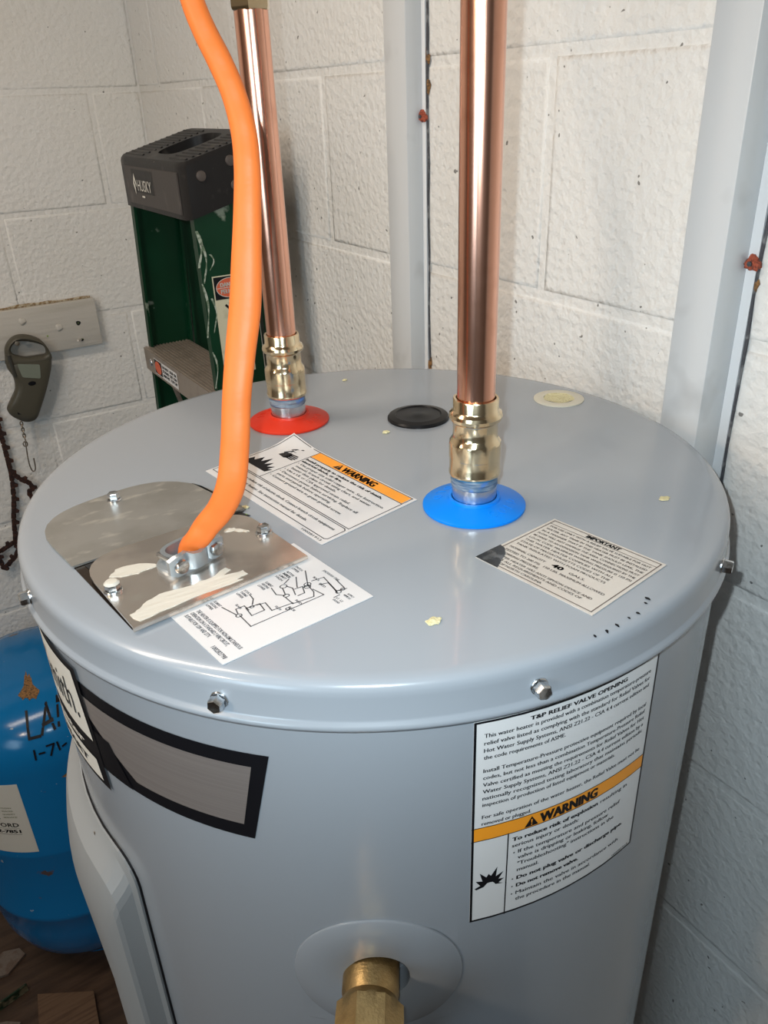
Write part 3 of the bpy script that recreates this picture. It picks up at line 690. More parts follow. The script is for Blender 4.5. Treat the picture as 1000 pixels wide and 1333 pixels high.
text(bm, 'TESTED TO 300 PSI.  150 LBS. MAXIMUM ALLOWED', fc, .0045, .0490, .0020, .064, False, d=D); text(bm, 'WORKING PRESSURE.', fc, .0045, .0528, .0020, .026, False, d=D)
text(bm, 'WATER HEATER HAS ANTI SIPHON DEVICE AND', fc, .0045, .0566, .0019, .062, False, d=D); text(bm, 'MEETS ALL REQUIREMENTS AND CODES OF', fc, .0045, .0598, .0019, .058, False, d=D); text(bm, 'STATE OF NORTH CAROLINA', fc, .0045, .0630, .0019, .036, False, d=D)
obj('lettering', bm, m_inkb, lc)
bm = bmesh.new(); text(bm, 'IMPORTANT', fc, .0375, .0056, .0030, .0220, True, d=D, align='c'); obj('heading', bm, m_ink, lc); bm = bmesh.new(); text(bm, '40', fc, .0330, .0450, .0036, .0068, True, d=D, align='l'); obj('capacity_number', bm, m_ink, lc)
bm = bmesh.new(); poly(bm, [(0, .0670), (0, .0470), (.004, .0480), (.009, .0530), (.012, .0600), (.0155, .0670)], fc, D+.0002); obj('stained_corner', bm, m_wetcorner, lc)

# --- side label: relief valve warning
W_, Hh = .1127, .1413
def cylabel(a0, z0, rad):
    def fn(u, v, d=0.0):
        a = R(a0)+u/rad; return Vector(((rad+d)*math.cos(a), (rad+d)*math.sin(a), z0-v))
    return fn
ft = cylabel(-110.47, Z(-.0300), RB+0.0001)
bm = bmesh.new(); grid_sheet(bm, ft, 0, W_, 0, Hh, 28, 2, LT)
lt = obj('relief_valve_label', bm, m_paperg, heater, smooth=True, ang=30, label='white relief valve label with orange warning stripe on the side')
bm = bmesh.new()
stroke(bm, [(.0006, .0006), (W_-.0006, .0006), (W_-.0006, Hh-.0006), (.0006, Hh-.0006), (.0006, .0006)], ft, .0013, D); stroke(bm, [(0, .0699), (W_, .0699)], ft, .0005, D2); stroke(bm, [(0, .0792), (W_, .0792)], ft, .0005, D2); stroke(bm, [(.0200, .0792), (.0200, Hh)], ft, .0007, D)
obj('border_lines', bm, m_ink, lt)
bm = bmesh.new()
for i in range(24): poly(bm, [(.0012+(W_-.0024)/24*i, .0699), (.0012+(W_-.0024)/24*(i+1), .0699), (.0012+(W_-.0024)/24*(i+1), .0792), (.0012+(W_-.0024)/24*i, .0792)], ft, D)
obj('orange_stripe', bm, m_labor, lt)
bm = bmesh.new(); c1 = .0026; U0 = .0052
text(bm, 'T&P RELIEF VALVE OPENING', ft, .0285, .0060, .0025, .0590, True, d=D)
for s, v, wd in [('This water heater is provided with a combination temperature-pressure', .0103, .1015), ('relief valve listed as complying with the standard for Relief Valves for', .0149, .1015), ('Hot Water Supply Systems, ANSI Z21.22 - CSA 4.4 current edition and', .0195, .1015), ('the code requirements of ASME.', .0240, .0440),
                 ('Install Temperature-Pressure protective equipment required by local', .0325, .1015), ('codes, but not less than a combination Temperature-Pressure Relief', .0371, .1015), ('Valve certified as meeting the requirements for Relief Valves for Hot', .0417, .1015), ('Water Supply Systems, ANSI Z21.22 - CSA 4.4 current edition by a', .0463, .1015), ('nationally recognized testing laboratory that maintains periodic', .0508, .1015), ('inspection of production of listed equipment or materials.', .0553, .0800),
                 ('For safe operation of the water heater, the Relief Valve must not be', .0638, .1015), ('removed or plugged.', .0684, .0270)]:
    text(bm, s, ft, U0, v, c1, wd, False, d=D)
warn_tri(bm, ft, .0290, .0785, .0080, D2); text(bm, 'WARNING', ft, .0380, .0782, .0068, .0370, True, d=D2)
text(bm, 'To reduce risk of explosion', ft, .0225, .0858, .0028, .0540, True, d=D); text(bm, 'resulting in', ft, .0785, .0858, .0027, .0210, False, d=D)
for s, v, wd, b, bl in [('serious injury or death:', .0905, .0410, False, 0), ('If the temperature and pressure relief', .0958, .0690, False, 1), ('valve is dripping or leaking, follow', .1004, .0600, False, 0), ('"Troubleshooting" instructions in the', .1052, .0650, False, 0), ('manual.', .1100, .0130, False, 0), ('Do not plug valve or discharge pipe.', .1162, .0740, True, 1), ('Do not remove valve.', .1222, .0400, True, 1), ('Maintain the valve in accordance with', .1282, .0720, False, 1), ('the procedure in the manual.', .1332, .0500, False, 0)]:
    text(bm, s, ft, .0225 if v < .091 else .0262, v, .0028, wd, b, d=D)
    if bl: poly(bm, circ_pts(.0238, v-.0011, .0005, 8)[:-1], ft, D)
text(bm, '100281914', ft, .1090, .1395, .0016, .0140, False, d=D, align='r')
obj('lettering', bm, m_ink, lt)
bm = bmesh.new(); bang(bm, ft, .0290, .0785, .0080, D2+.0001); obj('exclamation_mark', bm, m_labor, lt)
bm = bmesh.new(); pts = []
st = [(180, .0095, 1), (165, .0062, 0), (148, .0105, 1), (135, .0066, 0), (120, .0130, 1), (108, .0075, 0), (96, .0095, 1), (86, .0075, 0), (72, .0140, 1), (60, .0072, 0), (46, .0120, 1), (34, .0064, 0), (20, .0095, 1), (8, .0055, 0), (-4, .0085, 1)]
st = [(188, .0085)]+[(a, r) for a, r, _ in st]
for a, r in st: pts.append((.0108+r*math.cos(R(a))*.9, .1150-r*math.sin(R(a))))
for a, r in [(0, .0030), (30, .0026), (60, .0028), (90, .0026), (120, .0028), (150, .0026), (180, .0032)]: pts.append((.0108+r*1.1*math.cos(R(a)), .1150-r*math.sin(R(a))))
poly(bm, pts, ft, D); obj('explosion_pictogram', bm, m_ink, lt)

# --- side badge: bar and brand panel (azimuth degrees, height)
fz = cylmap(RB+0.0001)
def band(bm, pts, d, step=1.6):
    """convex-ish band polygon given as left->right top list and bottom list of (az,z)"""
    top, bot = pts
    def at(l, a):
        for (a0, z0), (a1, z1) in zip(l, l[1:]):
            if a0 <= a <= a1: return z0+(z1-z0)*(a-a0)/max(1e-9, a1-a0)
        return l[0][1] if a < l[0][0] else l[-1][1]
    a0 = min(top[0][0], bot[0][0]); a1 = max(top[-1][0], bot[-1][0])
    n = max(2, int((a1-a0)/step)); prev = None
    G = []; nr = 6
    for i in range(n+1):
        s = i/n
        ta = top[0][0]+(top[-1][0]-top[0][0])*s; ba = bot[0][0]+(bot[-1][0]-bot[0][0])*s
        tz, bz = at(top, ta), at(bot, ba)
        G.append([bm.verts.new(fz(ta+(ba-ta)*k/nr, Z(tz+(bz-tz)*k/nr), d)) for k in range(nr+1)])
    for p, q in zip(G, G[1:]):
        for k in range(nr): bm.faces.new((p[k+1], q[k+1], q[k], p[k]))
bm = bmesh.new(); band(bm, ([(-171, -.0475), (-134.85, -.0475)], [(-171, -.1065), (-138.3, -.1065)]), .0003)
bar = obj('brand_bar_label', bm, m_ink, heater, smooth=True, label='black bordered brushed taupe bar label')
bm = bmesh.new(); band(bm, ([(-171, -.0570), (-137.3, -.0560)], [(-157.0, -.0975), (-139.5, -.0970)]), .0006)
obj('taupe_panel', bm, m_taupe, bar, smooth=True)
bm = bmesh.new(); band(bm, ([(-172, -.0780), (-167.5, -.0790), (-161.8, -.0790)], [(-172, -.106), (-158.2, -.106)]), .0009)
obj('black_wedge', bm, m_ink, bar, smooth=True)
AL = -228
bm = bmesh.new(); band(bm, ([(AL, -.0385), (-166.8, -.0385)], [(AL, -.1225), (-164.6, -.1225)]), .0012)
badge = obj('brand_badge', bm, m_ink, heater, smooth=True, label='black and cream brand badge with lettering')
bm = bmesh.new(); band(bm, ([(AL, -.0425), (-168.0, -.0425)], [(AL, -.0885), (-166.3, -.0885)]), .0016); obj('cream_panel', bm, m_cream, badge, smooth=True)
bm = bmesh.new(); band(bm, ([(AL, -.1035), (-166.9, -.1035)], [(AL, -.1185), (-166.2, -.1185)]), .0016); obj('cream_strip', bm, m_cream, badge, smooth=True)
fbg = cylabel(-205, Z(0), RB)
arc = lambda a: R(a+205)*RB
bm = bmesh.new(); text(bm, 'Smith.', fbg, arc(-182.5), .0770, .0240, arc(-168.6)-arc(-182.5), False, d=.0020)
obj('brand_lettering', bm, m_ink, badge); bm = bmesh.new()
text(bm, 'ENERGY SMART', fbg, arc(-196), .1135, .0048, arc(-170)-arc(-196), True, d=.0020)
obj('lettering', bm, m_ink, badge)
bm = bmesh.new(); text(bm, 'Water Heater', fbg, arc(-198), .0990, .0062, arc(-169.6)-arc(-198), True, d=.0020); obj('pale_lettering', bm, m_cream, badge)

# --- element cover on the left side
CA = -187.2
def cov_ring(ins, inst, rad, ztop=-.1830, half=.0915, cr=.022):
    h = half-ins; zt = Z(ztop)-inst; zb = 0.55+ins; c = cr
    pts = [(-h, zb)]
    for k in range(6): t = math.pi/2*k/5; pts.append((-h+c*(1-math.cos(t)), zt-c*(1-math.sin(t))))
    for k in range(1, 8): pts.append((-h+c+(2*h-2*c)*k/8, zt))
    for k in range(6): t = math.pi/2*(1-k/5); pts.append((h-c*(1-math.cos(t)), zt-c*(1-math.sin(t))))
    pts.append((h, zb))
    for k in range(1, 10): pts.append((h-2*h*k/10, zb))
    return [Vector((rad*math.cos(R(CA)+s_/RB), rad*math.sin(R(CA)+s_/RB), z_)) for s_, z_ in pts]
bm = bmesh.new()
rings = [cov_ring(0, 0, .2288), cov_ring(0, 0, .2308), cov_ring(.0040, .0040, .2325), cov_ring(.0055, .010, .2360), cov_ring(.0075, .0180, .2425), cov_ring(.0095, .0260, .2450), cov_ring(.0150, .0420, .2480), cov_ring(.0220, .0560, .2500), cov_ring(.0300, .0620, .2505)]
loft(bm, rings)
N_ = len(rings[0]); bm.verts.ensure_lookup_table()
L0 = N_*(len(rings)-1); V = [bm.verts[L0+i] for i in range(N_)]
# front face as vertical strips so that it keeps the barrel curve
bm.faces.new(V)
bmesh.ops.triangulate(bm, faces=[f for f in bm.faces if len(f.verts) > 4])
ec = obj('element_cover', bm, m_cover, heater, smooth=True, ang=11, label='raised light grey element cover panel')
bm = bmesh.new(); rr = cov_ring(-.0012, -.0012, .2289); tube(bm, rr+[rr[0]], .0009, 6, cap=False); obj('cover_gasket', bm, m_ink, ec)
a = R(-175.5); d_ = Vector((math.cos(a), math.sin(a), 0)); bm = bmesh.new(); lathe(bm, [(.0042, 0), (.0040, .0012), (.0028, .0026), (0, .0030)], d_*.2322+Vector((0, 0, Z(-.1930))), 16, d_); obj('cover_screw', bm, m_bolt, ec, smooth=True)

# --- escutcheon around the valve
bm = bmesh.new(); n = 64
def ering(r, d): return [cyl(VA+math.degrees(r*math.cos(2*math.pi*k/n)/RB), Z(VZ)+r*math.sin(2*math.pi*k/n), d) for k in range(n)]
loft(bm, [ering(.0476, 0), ering(.0474, .0009), ering(.0466, .0013), ering(.035, .0015), ering(.0185, .0015), ering(.0178, .0010), ering(.0178, 0)])
obj('valve_escutcheon', bm, m_cover if False else m_grey, heater, smooth=True, ang=50, label='thin round grey escutcheon disc')

# ============================================================ RELIEF VALVE
ar = R(VA-1.0); vd = Vector((math.cos(ar), math.sin(ar), 0)); vs_ = Vector((-math.sin(ar), math.cos(ar), 0)); vc = vd*(RB-.02)+Vector((0, 0, Z(VZ)-.0010))
valve = thing('relief_valve', vd*RB+Vector((0, 0, Z(VZ))), 'cast bronze relief valve screwed into the front of the heater', 'valve')
bm = bmesh.new(); lathe(bm, [(.0135, -.02), (.0152, .0), (.0158, .012), (.0158, .030), (.0148, .033), (.0148, .0355)], vc, 40, vd); obj('threaded_shank', bm, m_cast, valve, smooth=True, ang=35)
bm = bmesh.new()
def rot8(i, a):
    if i in (2, 3, 4): 
        q = (a+math.pi/8) % (math.pi/4)-math.pi/8; return 1/math.cos(q)*0.965
    return 1.0
lathe(bm, [(.0150, .034), (.0172, .0375), (.0186, .0395), (.0188, .048), (.0186, .0580), (.0168, .0600), (.0165, .075), (.020, .079), (.020, .092), (.014, .096), (0, .096)], vc, 64, vd, facet=rot8)
vb = obj('valve_body', bm, m_cast, valve, smooth=True, ang=22)
bm = bmesh.new(); lathe(bm, [(.0125, 0), (.0125, .045), (.0145, .046), (.0145, .060), (.011, .060), (.011, .03)], vc+vd*.068, 32, (0, 0, -1)); obj('outlet', bm, m_cast, valve, smooth=True)
bm = bmesh.new(); box(bm, (-.006, -.001, 0), (.006, .001, .045), .0008, 1)
for v in bm.verts: v.co = vc+vd*.0965+vs_*v.co.x+vd*v.co.y+Vector((0, 0, v.co.z-.004))
obj('test_lever', bm, m_zinc, valve)

# ============================================================ COPPER PIPES
def pipe(xy, label, lab_f, hexang):
    x, y = xy
    root = thing('copper_pipe', (x, y, Z(0.0185)), label, 'pipe')
    bm = bmesh.new(); lathe(bm, [(.0111, Z(.045)), (.0111, CEIL)], (x, y, 0), 48); obj('tube', bm, m_copper, root, smooth=True)
    prof = [(.0136, .0215), (.0152, .0222), (.0157, .0234), (.0157, .0246), (.0153, .0256), (.0153, .0340), (.0157, .0343), (.0157, .0425), (.0154, .0440), (.0138, .0462), (.0134, .0472), (.0133, .0555), (.0138, .0565), (.0154, .0578), (.0159, .0598), (.0154, .0618), (.0138, .0631), (.0134, .0640), (.0134, .0700), (.0131, .0706), (.0118, .0706), (.0114, .0690)]
    def fac(i, a):
        k = {6: .016, 7: .016}.get(i, 0); j = {18: .010, 19: .012, 20: .012}.get(i, 0)
        q = (a+hexang) % (math.pi/5)-math.pi/10
        return 1-k*(1-abs(q)/(math.pi/10))+j*math.sin(a*6+hexang)
    bm = bmesh.new(); lathe(bm, [(r, Z(z)) for r, z in prof], (x, y, 0), 64, close=False, facet=fac)
    obj('press_fitting', bm, m_brass, root, smooth=True, ang=28, label=lab_f)
    return root
pA = pipe(PA, 'copper pipe standing in the red washer, behind the orange cable', 'polished brass press fitting', 0.2)
pB = pipe(PB, 'nearer copper pipe standing in the blue washer', 'polished brass press fitting', 0.5)
bm = bmesh.new(); lathe(bm, [(.0118, Z(.2790)), (.0128, Z(.2795)), (.0134, Z(.2810)), (.0134, Z(.2990)), (.0127, Z(.3005)), (.0115, Z(.3005))], (*PA, 0), 6)
obj('hex_nut', bm, m_brass, pA, label='brass hexagon coupling nut near the top')
bm = bmesh.new(); lathe(bm, [(.0122, Z(.3005)), (.0130, Z(.302)), (.0130, Z(.330)), (.0115, Z(.332))], (*PA, 0), 40); obj('coupling', bm, m_brass, pA, smooth=True)

# ============================================================ ORANGE CABLE
cab = [(-0.1530, -0.0535, 0.005, 0.0060), (-0.1510, -0.0560, 0.0138, 0.00625), (-0.1475, -0.0615, 0.0209, 0.0066), (-0.1427, -0.0641, 0.028, 0.00696), (-0.1355, -0.0691, 0.038, 0.00729), (-0.1297, -0.0732, 0.0523, 0.00756), (-0.1242, -0.0713, 0.0718, 0.00747), (-0.1188, -0.0675, 0.0943, 0.00738), (-0.1123, -0.0636, 0.116, 0.00769), (-0.1059, -0.061, 0.1375, 0.00797), (-0.1015, -0.0587, 0.1588, 0.00748), (-0.0971, -0.0555, 0.1793, 0.00683), (-0.0933, -0.0523, 0.1993, 0.00638), (-0.0916, -0.0486, 0.2156, 0.00613), (-0.0926, -0.0439, 0.2311, 0.00588), (-0.0957, -0.0392, 0.2444, 0.00582), (-0.0995, -0.0345, 0.2568, 0.00558), (-0.1021, -0.0308, 0.2689, 0.00535), (-0.1022, -0.0256, 0.2839, 0.00513), (-0.1008, -0.0197, 0.3016, 0.00509), (-0.0951, -0.0096, 0.3282, 0.00506), (-0.08, 0.02, 0.42, .0052), (-0.06, 0.06, 0.60, .0055), (-0.05, 0.08, 0.95, .0055)]
sp = spline(cab, 7)
bm = bmesh.new(); rings = []; seg = 20; side0 = Vector((0.852, -0.524, 0))
for i, p in enumerate(sp):
    P = Vector(p[:3]); a = Vector(sp[max(i-1, 0)][:3]); b = Vector(sp[min(i+1, len(sp)-1)][:3]); t = (b-a).normalized()
    s = (side0-t*side0.dot(t)).normalized(); q = t.cross(s); wv = p[3]; tv = .0046
    ring = []
    wob = 1+.03*math.sin(i*.9)
    for k in range(seg):
        an = 2*math.pi*k/seg; cc, ss = math.cos(an), math.sin(an)
        ring.append(P+Vector((0, 0, H))+s*wv*math.copysign(abs(cc)**.85, cc)+q*tv*wob*math.copysign(abs(ss)**.9, ss))
    rings.append(ring)
loft(bm, rings, True, True)
obj('electrical_cable', bm, m_orange, None, loc=(-0.153, -0.0535, Z(0.004)), smooth=True, ang=60)
tag(bpy.data.objects['electrical_cable'], 'thick orange flat electrical cable clamped to the shiny plate and rising', 'cable')

# ============================================================ STEP LADDER
lad = thing('step_ladder', (0.15, 0.75, 0), 'folded green step ladder with a black top cap behind the heater', 'ladder')
TL_ = R(15.6); ca, sa = math.cos(TL_), math.sin(TL_)
F0 = Vector((.100, .588, Z(.164))); CW, CD, CHh = .272, .122, .067
def CP(d, wdt, h): # depth (+x, tilted), width (+y), up
    return F0+Vector((ca, 0, sa))*d+Vector((0, 1, 0))*wdt+Vector((0, 0, 1))*h
# cap: shell with a lengthwise handle slot, built from a ring of prisms
bm = bmesh.new()
def rbox(d0, d1, w0, w1, h0, h1, bev=.004):
    t_ = bmesh.new(); box(t_, (d0, w0, h0), (d1, w1, h1), bev, 2)
    for v in t_.verts: v.co = CP(v.co.x, v.co.y, v.co.z)
    me = bpy.data.meshes.new('t'); t_.to_mesh(me); t_.free(); bm.from_mesh(me); bpy.data.meshes.remove(me)
# top plate with an oval slot
n = 72; S0, S1, SW0, SW1 = .022, .104, .085, .170
outer_, inner_ = [], []
for k in range(n):
    an = 2*math.pi*(k+.5)/n; c, s = math.cos(an), math.sin(an); m_ = (abs(c)**20+abs(s)**20)**(1/20)
    outer_.append((CD/2+CD/2*c/m_, CW/2+CW/2*s/m_)); cc = math.copysign(abs(c)**.6, c); s3 = math.copysign(abs(s)**.6, s)
    inner_.append(((S0+S1)/2+(S1-S0)/2*cc, (SW0+SW1)/2+(SW1-SW0)/2*s3))
def cvs(l, h): return [bm.verts.new(CP(d, w_2, h)) for d, w_2 in l]
sh = [((d-CD/2)*.985+CD/2, (q-CW/2)*.99+CW/2) for d, q in outer_]
sh2 = [((d-CD/2)*.95+CD/2, (q-CW/2)*.975+CW/2) for d, q in outer_]
lp = [[CP(a, b, -CHh) for a, b in outer_], [CP(a, b, -.006) for a, b in outer_], [CP(a, b, -.002) for a, b in sh], [CP(a, b, 0) for a, b in sh2], [CP(a, b, 0) for a, b in inner_], [CP(a, b, -.020) for a, b in inner_]]
loft(bm, lp, True, True)
capo = obj('top_cap', bm, m_cap, lad, smooth=True, ang=30)
for (w0, w1) in ((.012, .072), (.182, .262)):
    for i in range(11):
        bm = bmesh.new(); d0 = .010+.0095*i
        rb = [CP(d0, w0, 0), CP(d0+.004, w0, 0), CP(d0+.004, w1, 0), CP(d0, w1, 0)]; rt_ = [CP(d0+.001, w0, .0014), CP(d0+.003, w0, .0014), CP(d0+.003, w1, .0014), CP(d0+.001, w1, .0014)]
        loft(bm, [rb, rt_], True, True); obj('grip_rib', bm, m_cap, capo)
bm = bmesh.new(); lathe(bm, [(.004, 0), (.003, .012), (.0015, .014)], CP(.080, .120, -.020), 8, CP(0, 0, 1)-CP(0, 0, 0)); obj('paint_drip', bm, m_compound, capo)
# front plate of the cap, dustier, with its emblem
bm = bmesh.new(); rr_ = [(0.020, -CHh+.006), (CW-.028, -CHh+.006), (CW-.028, -.011), (.020, -.011)]
loft(bm, [[CP(-.0001, a, b) for a, b in rr_], [CP(-.0016, a*.985+.002, b*.97-.001) for a, b in rr_]], True, True); fp = obj('cap_front', bm, m_capf, capo, label='dusty black cap front with a worn white emblem')
def fh(u, v, d=0): return CP(-.0018-d, .206-u, -.033-v)
bm = bmesh.new(); poly(bm, [(-.004, -.016), (.088, -.016), (.088, .014), (-.004, .014)], lambda u, v, d: CP(-.0018, .206-u, -.030-v), 0); obj('emblem_plate', bm, m_cap, capo)
bm = bmesh.new(); text(bm, 'HUSKY', fh, .020, .008, .0150, .060, False, d=.0009)
poly(bm, [(0, 0), (.0075, -.0140), (.015, 0), (.0125, .0045), (.0075, -.0060), (.0055, -.002), (.009, .006), (.0075, .0140)], fh, .0006)
poly(bm, [(.034, .014), (.046, .014), (.046, .0165), (.034, .0165)], fh, .0006)
obj('lettering', bm, m_cream, capo, label='worn white HUSKY lettering')
# rivets on the near end of the cap
for (d, h) in ((.024, -.022), (.066, -.018), (.070, -.048), (.100, -.030)):
    bm = bmesh.new(); lathe(bm, [(.0065, 0), (.006, .0012), (.003, .002), (0, .0021)], CP(d, 0, h), 20, (0, -1, 0)); obj('rivet', bm, m_rivet, capo, smooth=True)
# rails: C channels
def channel(bm, x0, x1, y, side, z0, z1, xs0, ys0, t=.004, fl=.014):
    """web in plane y, flanges toward side; xs0, ys0: foot offsets"""
    def P(x, yy, top): return Vector((x+(0 if top else xs0), yy+(0 if top else ys0), z1 if top else z0))
    sec = [(x0, y), (x1, y), (x1, y+side*fl), (x1-t, y+side*fl), (x1-t, y+side*t), (x0+t, y+side*t), (x0+t, y+side*fl), (x0, y+side*fl)]
    a = [bm.verts.new(P(x, yy, 0)) for x, yy in sec]; b = [bm.verts.new(P(x, yy, 1)) for x, yy in sec]
    for k in range(8): bm.faces.new((a[k], a[(k+1) % 8], b[(k+1) % 8], b[k]))
    for q in (a, b):
        for idx in ((0, 1, 4, 5), (0, 5, 6, 7), (1, 2, 3, 4)): bm.faces.new([q[i] for i in idx])
ZT = Z(.100)
bm = bmesh.new(); channel(bm, .107, .180, .5915, 1, 0.015, ZT+.016, -.01, -.060); rn = obj('rail', bm, m_green, lad, label='near green fibreglass front rail')
bm = bmesh.new(); channel(bm, .107, .180, .8560, -1, 0.015, ZT+.016, -.01, .205); rf = obj('rail', bm, m_green, lad, label='far green fibreglass front rail')
bm = bmesh.new(); channel(bm, .186, .225, .598, 1, 0.015, ZT+.04, .01, -.060, fl=.012); obj('rear_rail', bm, m_green, lad)
bm = bmesh.new(); channel(bm, .180, .262, .858, -1, 0.015, ZT+.04, .01, .165, fl=.012); obj('rear_rail', bm, m_green, lad)
bm = bmesh.new(); box(bm, (.172, .752, Z(-.30)), (.175, .7545, Z(.10))); obj('spreader', bm, m_zinc, lad)
for z_ in (Z(-.35), Z(-.8), Z(-1.2)):
    f = (ZT-z_)/ZT; bm = bmesh.new(); box(bm, (.200, .598-.06*f, z_), (.206, .858+.16*f, z_+.03)); obj('rear_brace', bm, m_alu, lad)
# paint drips down the near rail
def nearweb(u, v, d=0):
    f = (ZT+.016-(Z(0)-v))/(ZT+.016); return Vector((u-.01*f, .5915-.060*f-.0003-d, Z(0)-v))
random.seed(11)
for (u0, v0, L_, wd) in [(.108, -.085, .045, .006), (.112, -.070, .05, .004), (.106, -.02, .07, .004), (.116, .0, .045, .003), (.107, .07, .05, .003), (.122, -.055, .02, .003)]:
    bm = bmesh.new(); l = []; r_ = []
    for k in range(9):
        t = k/8; wv = wd*(.35+.65*abs(math.sin(t*5+u0*90)))*(1-.5*t); x = u0+.004*math.sin(t*4)
        l.append((x-wv/2, v0+L_*t)); r_.append((x+wv/2, v0+L_*t))
    poly(bm, l+r_[::-1], nearweb, .0005); obj('paint_streak', bm, m_paintdrip, rn)
# danger sticker on the near web
bm = bmesh.new(); poly(bm, [(.120, -.027), (.166, -.027), (.166, .105), (.120, .105)], nearweb, .0004); dsk = obj('danger_sticker', bm, m_yellowpaper, rn, label='aged cream danger sticker')
bm = bmesh.new(); poly(bm, [(.1215, -.0255), (.1645, -.0255), (.1645, .0035), (.1215, .0035)], nearweb, .0007)
stroke(bm, [(.135, .012), (.146, .024)], lambda u, v, d=0: nearweb(u, v, d), .003, .0007); stroke(bm, [(.146, .024), (.150, .008)], nearweb, .003, .0007); stroke(bm, [(.140, .010), (.145, .022)], nearweb, .0022, .0007); stroke(bm, [(.138, .044), (.146, .036), (.152, .040)], nearweb, .0016, .0007)
for i, (s, v) in enumerate([('WATCH', .054), ('FOR ELECTRICAL', .060), ('WIRES WHEN', .066), ('IN USE', .072), ('KEEP BODY', .086), ('CENTERED', .092), ('ON LADDER', .098)]): text(bm, s, nearweb, .1435, v, .0036, .030 if len(s) > 8 else .020, True, d=.0007, align='c')
obj('sticker_print', bm, m_ink, rn)
bm = bmesh.new(); poly(bm, circ_pts(.1430, -.0110, .0190, 28, .0125)[:-1], nearweb, .0010); obj('danger_oval', bm, m_redink, rn)
bm = bmesh.new(); text(bm, 'DANGER', nearweb, .1430, -.0125, .0055, .026, True, d=.0013, align='c'); text(bm, 'PELIGRO', nearweb, .1430, -.0040, .0055, .026, True, d=.0013, align='c'); stroke(bm, circ_pts(.1430, -.0110, .0190, 28, .0125), nearweb, .0007, .0012); stroke(bm, [(.124, -.0110), (.162, -.0110)], nearweb, .0006, .0012); obj('danger_lettering', bm, m_cream, rn)
# steps
for si, zt in enumerate([Z(-.128), Z(-.428), Z(-.728), Z(-1.028), Z(-1.300)]):
    f = (ZT-zt)/ZT; y0, y1 = .594-.058*f, .864+.160*f; xo = -.01*f
    bm = bmesh.new(); x0, x1 = .098+xo, .176+xo
    box(bm, (x0, y0, zt-.003), (x1, y1, zt)); box(bm, (x0, y0, zt-.036), (x0+.003, y1, zt-.003)); box(bm, (x1-.003, y0, zt-.030), (x1, y1, zt-.003))
    stp = obj('step', bm, m_alu, lad)
    for k in range(13):
        bm = bmesh.new(); xx = x0+.003+.0057*k; box(bm, (xx, y0+.001, zt), (xx+.0026, y1-.001, zt+.0014)); obj('tread_rib', bm, m_alu, stp)
    for yy in (y0+.03, y1-.03):
        bm = bmesh.new(); lathe(bm, [(.006, 0), (.005, .0014), (0, .002)], (x0, yy, zt-.019), 16, (-1, 0, 0)); obj('rivet', bm, m_zinc, stp, smooth=True)
    if si == 0:
        def fs_(u, v, d=0): return Vector((x0-.0004-d, .838-u, zt-.006-v))
        bm = bmesh.new(); poly(bm, [(0, 0), (.110, 0), (.110, .026), (0, .026)], fs_, 0); obj('step_sticker', bm, m_paperg, stp)
        bm = bmesh.new(); poly(bm, [(.002, .0015), (.037, .0015), (.037, .0245), (.002, .0245)], fs_, .0003)
        for k, (a, b) in enumerate([('DO NOT', 'STEP OR'), ('STAND', 'SIT ON'), ('ABOVE', 'TOP CAP')]): text(bm, a, fs_, .041, .0080+k*.0068, .0045, .030, True, d=.0003); text(bm, b, fs_, .076, .0080+k*.0068, .0045, .030, True, d=.0003)
        obj('sticker_print', bm, m_ink, stp)
        bm = bmesh.new(); poly(bm, circ_pts(.0195, .013, .0155, 20, .0105)[:-1], fs_, .0006); obj('red_oval', bm, m_redink, stp)
        bm = bmesh.new(); tube(bm, [(x0+.02, y1-.05, zt-.034), (x0+.05, y1-.005, zt-.12)], .004, 8); obj('step_brace', bm, m_alu, lad)
for y, x in ((.527, .13), (1.005, .13), (.527, .21), (.995, .21)):
    bm = bmesh.new(); box(bm, (x-.042, y-.004, 0), (x+.030, y+.030, .03), .004); obj('rubber_foot', bm, m_black, lad)

# ============================================================ BOARD, LUGGAGE SCALE, CHAIN on the back wall
hb = thing('hook_board', (-0.2, WY, Z(-.155)), 'white painted wooden board on the back wall, pierced with nail holes', 'board')
bm = bmesh.new(); box(bm, (-0.75, WY-.020, Z(-.205)), (.1150, WY-.0005, Z(-.112)), .002, 2)
for v in bm.verts: v.co.z += -(v.co.x-.115)*-.012 if False else 0
board = obj('board', bm, m_board, hb, smooth=True)
bm = bmesh.new(); pts = [(-.75+.02*i, WY-.006, Z(-.1105)+random.uniform(-.001, .001)) for i in range(44)]; tube(bm, pts, [random.uniform(.002, .0042) for _ in pts], 6); obj('dust_line', bm, m_dirt, hb)
for (x, z, r) in [(-.0281, -.1359, .0050), (.0366, -.1588, .0050)]:
    bm = bmesh.new(); lathe(bm, [(r*1.5, 0), (r*1.1, .003), (r*.5, .0042), (0, .0035)], (x, WY-.0195, Z(z)), 14, (0, -1, 0), facet=lambda i, a: 1+.15*math.sin(a*3+i)); obj('painted_screw', bm, m_board, hb, smooth=True)
for (x, z, r) in [(.0749, -.1558, .0046), (.0116, -.1715, .0016), (.0760, -.1900, .0028)]:
    bm = bmesh.new(); lathe(bm, [(r, 0), (r*.9, .0007), (0, .0007)], (x, WY-.0200, Z(z)), 14, (0, -1, 0), facet=lambda i, a: 1+.1*math.sin(a*3)); obj('nail_hole', bm, m_gap, hb)
bm = bmesh.new(); tube(bm, [(.0740, WY-.018, Z(-.1895)), (.0640, WY-.036, Z(-.1865))], .0022, 8); obj('nail', bm, m_board, hb)
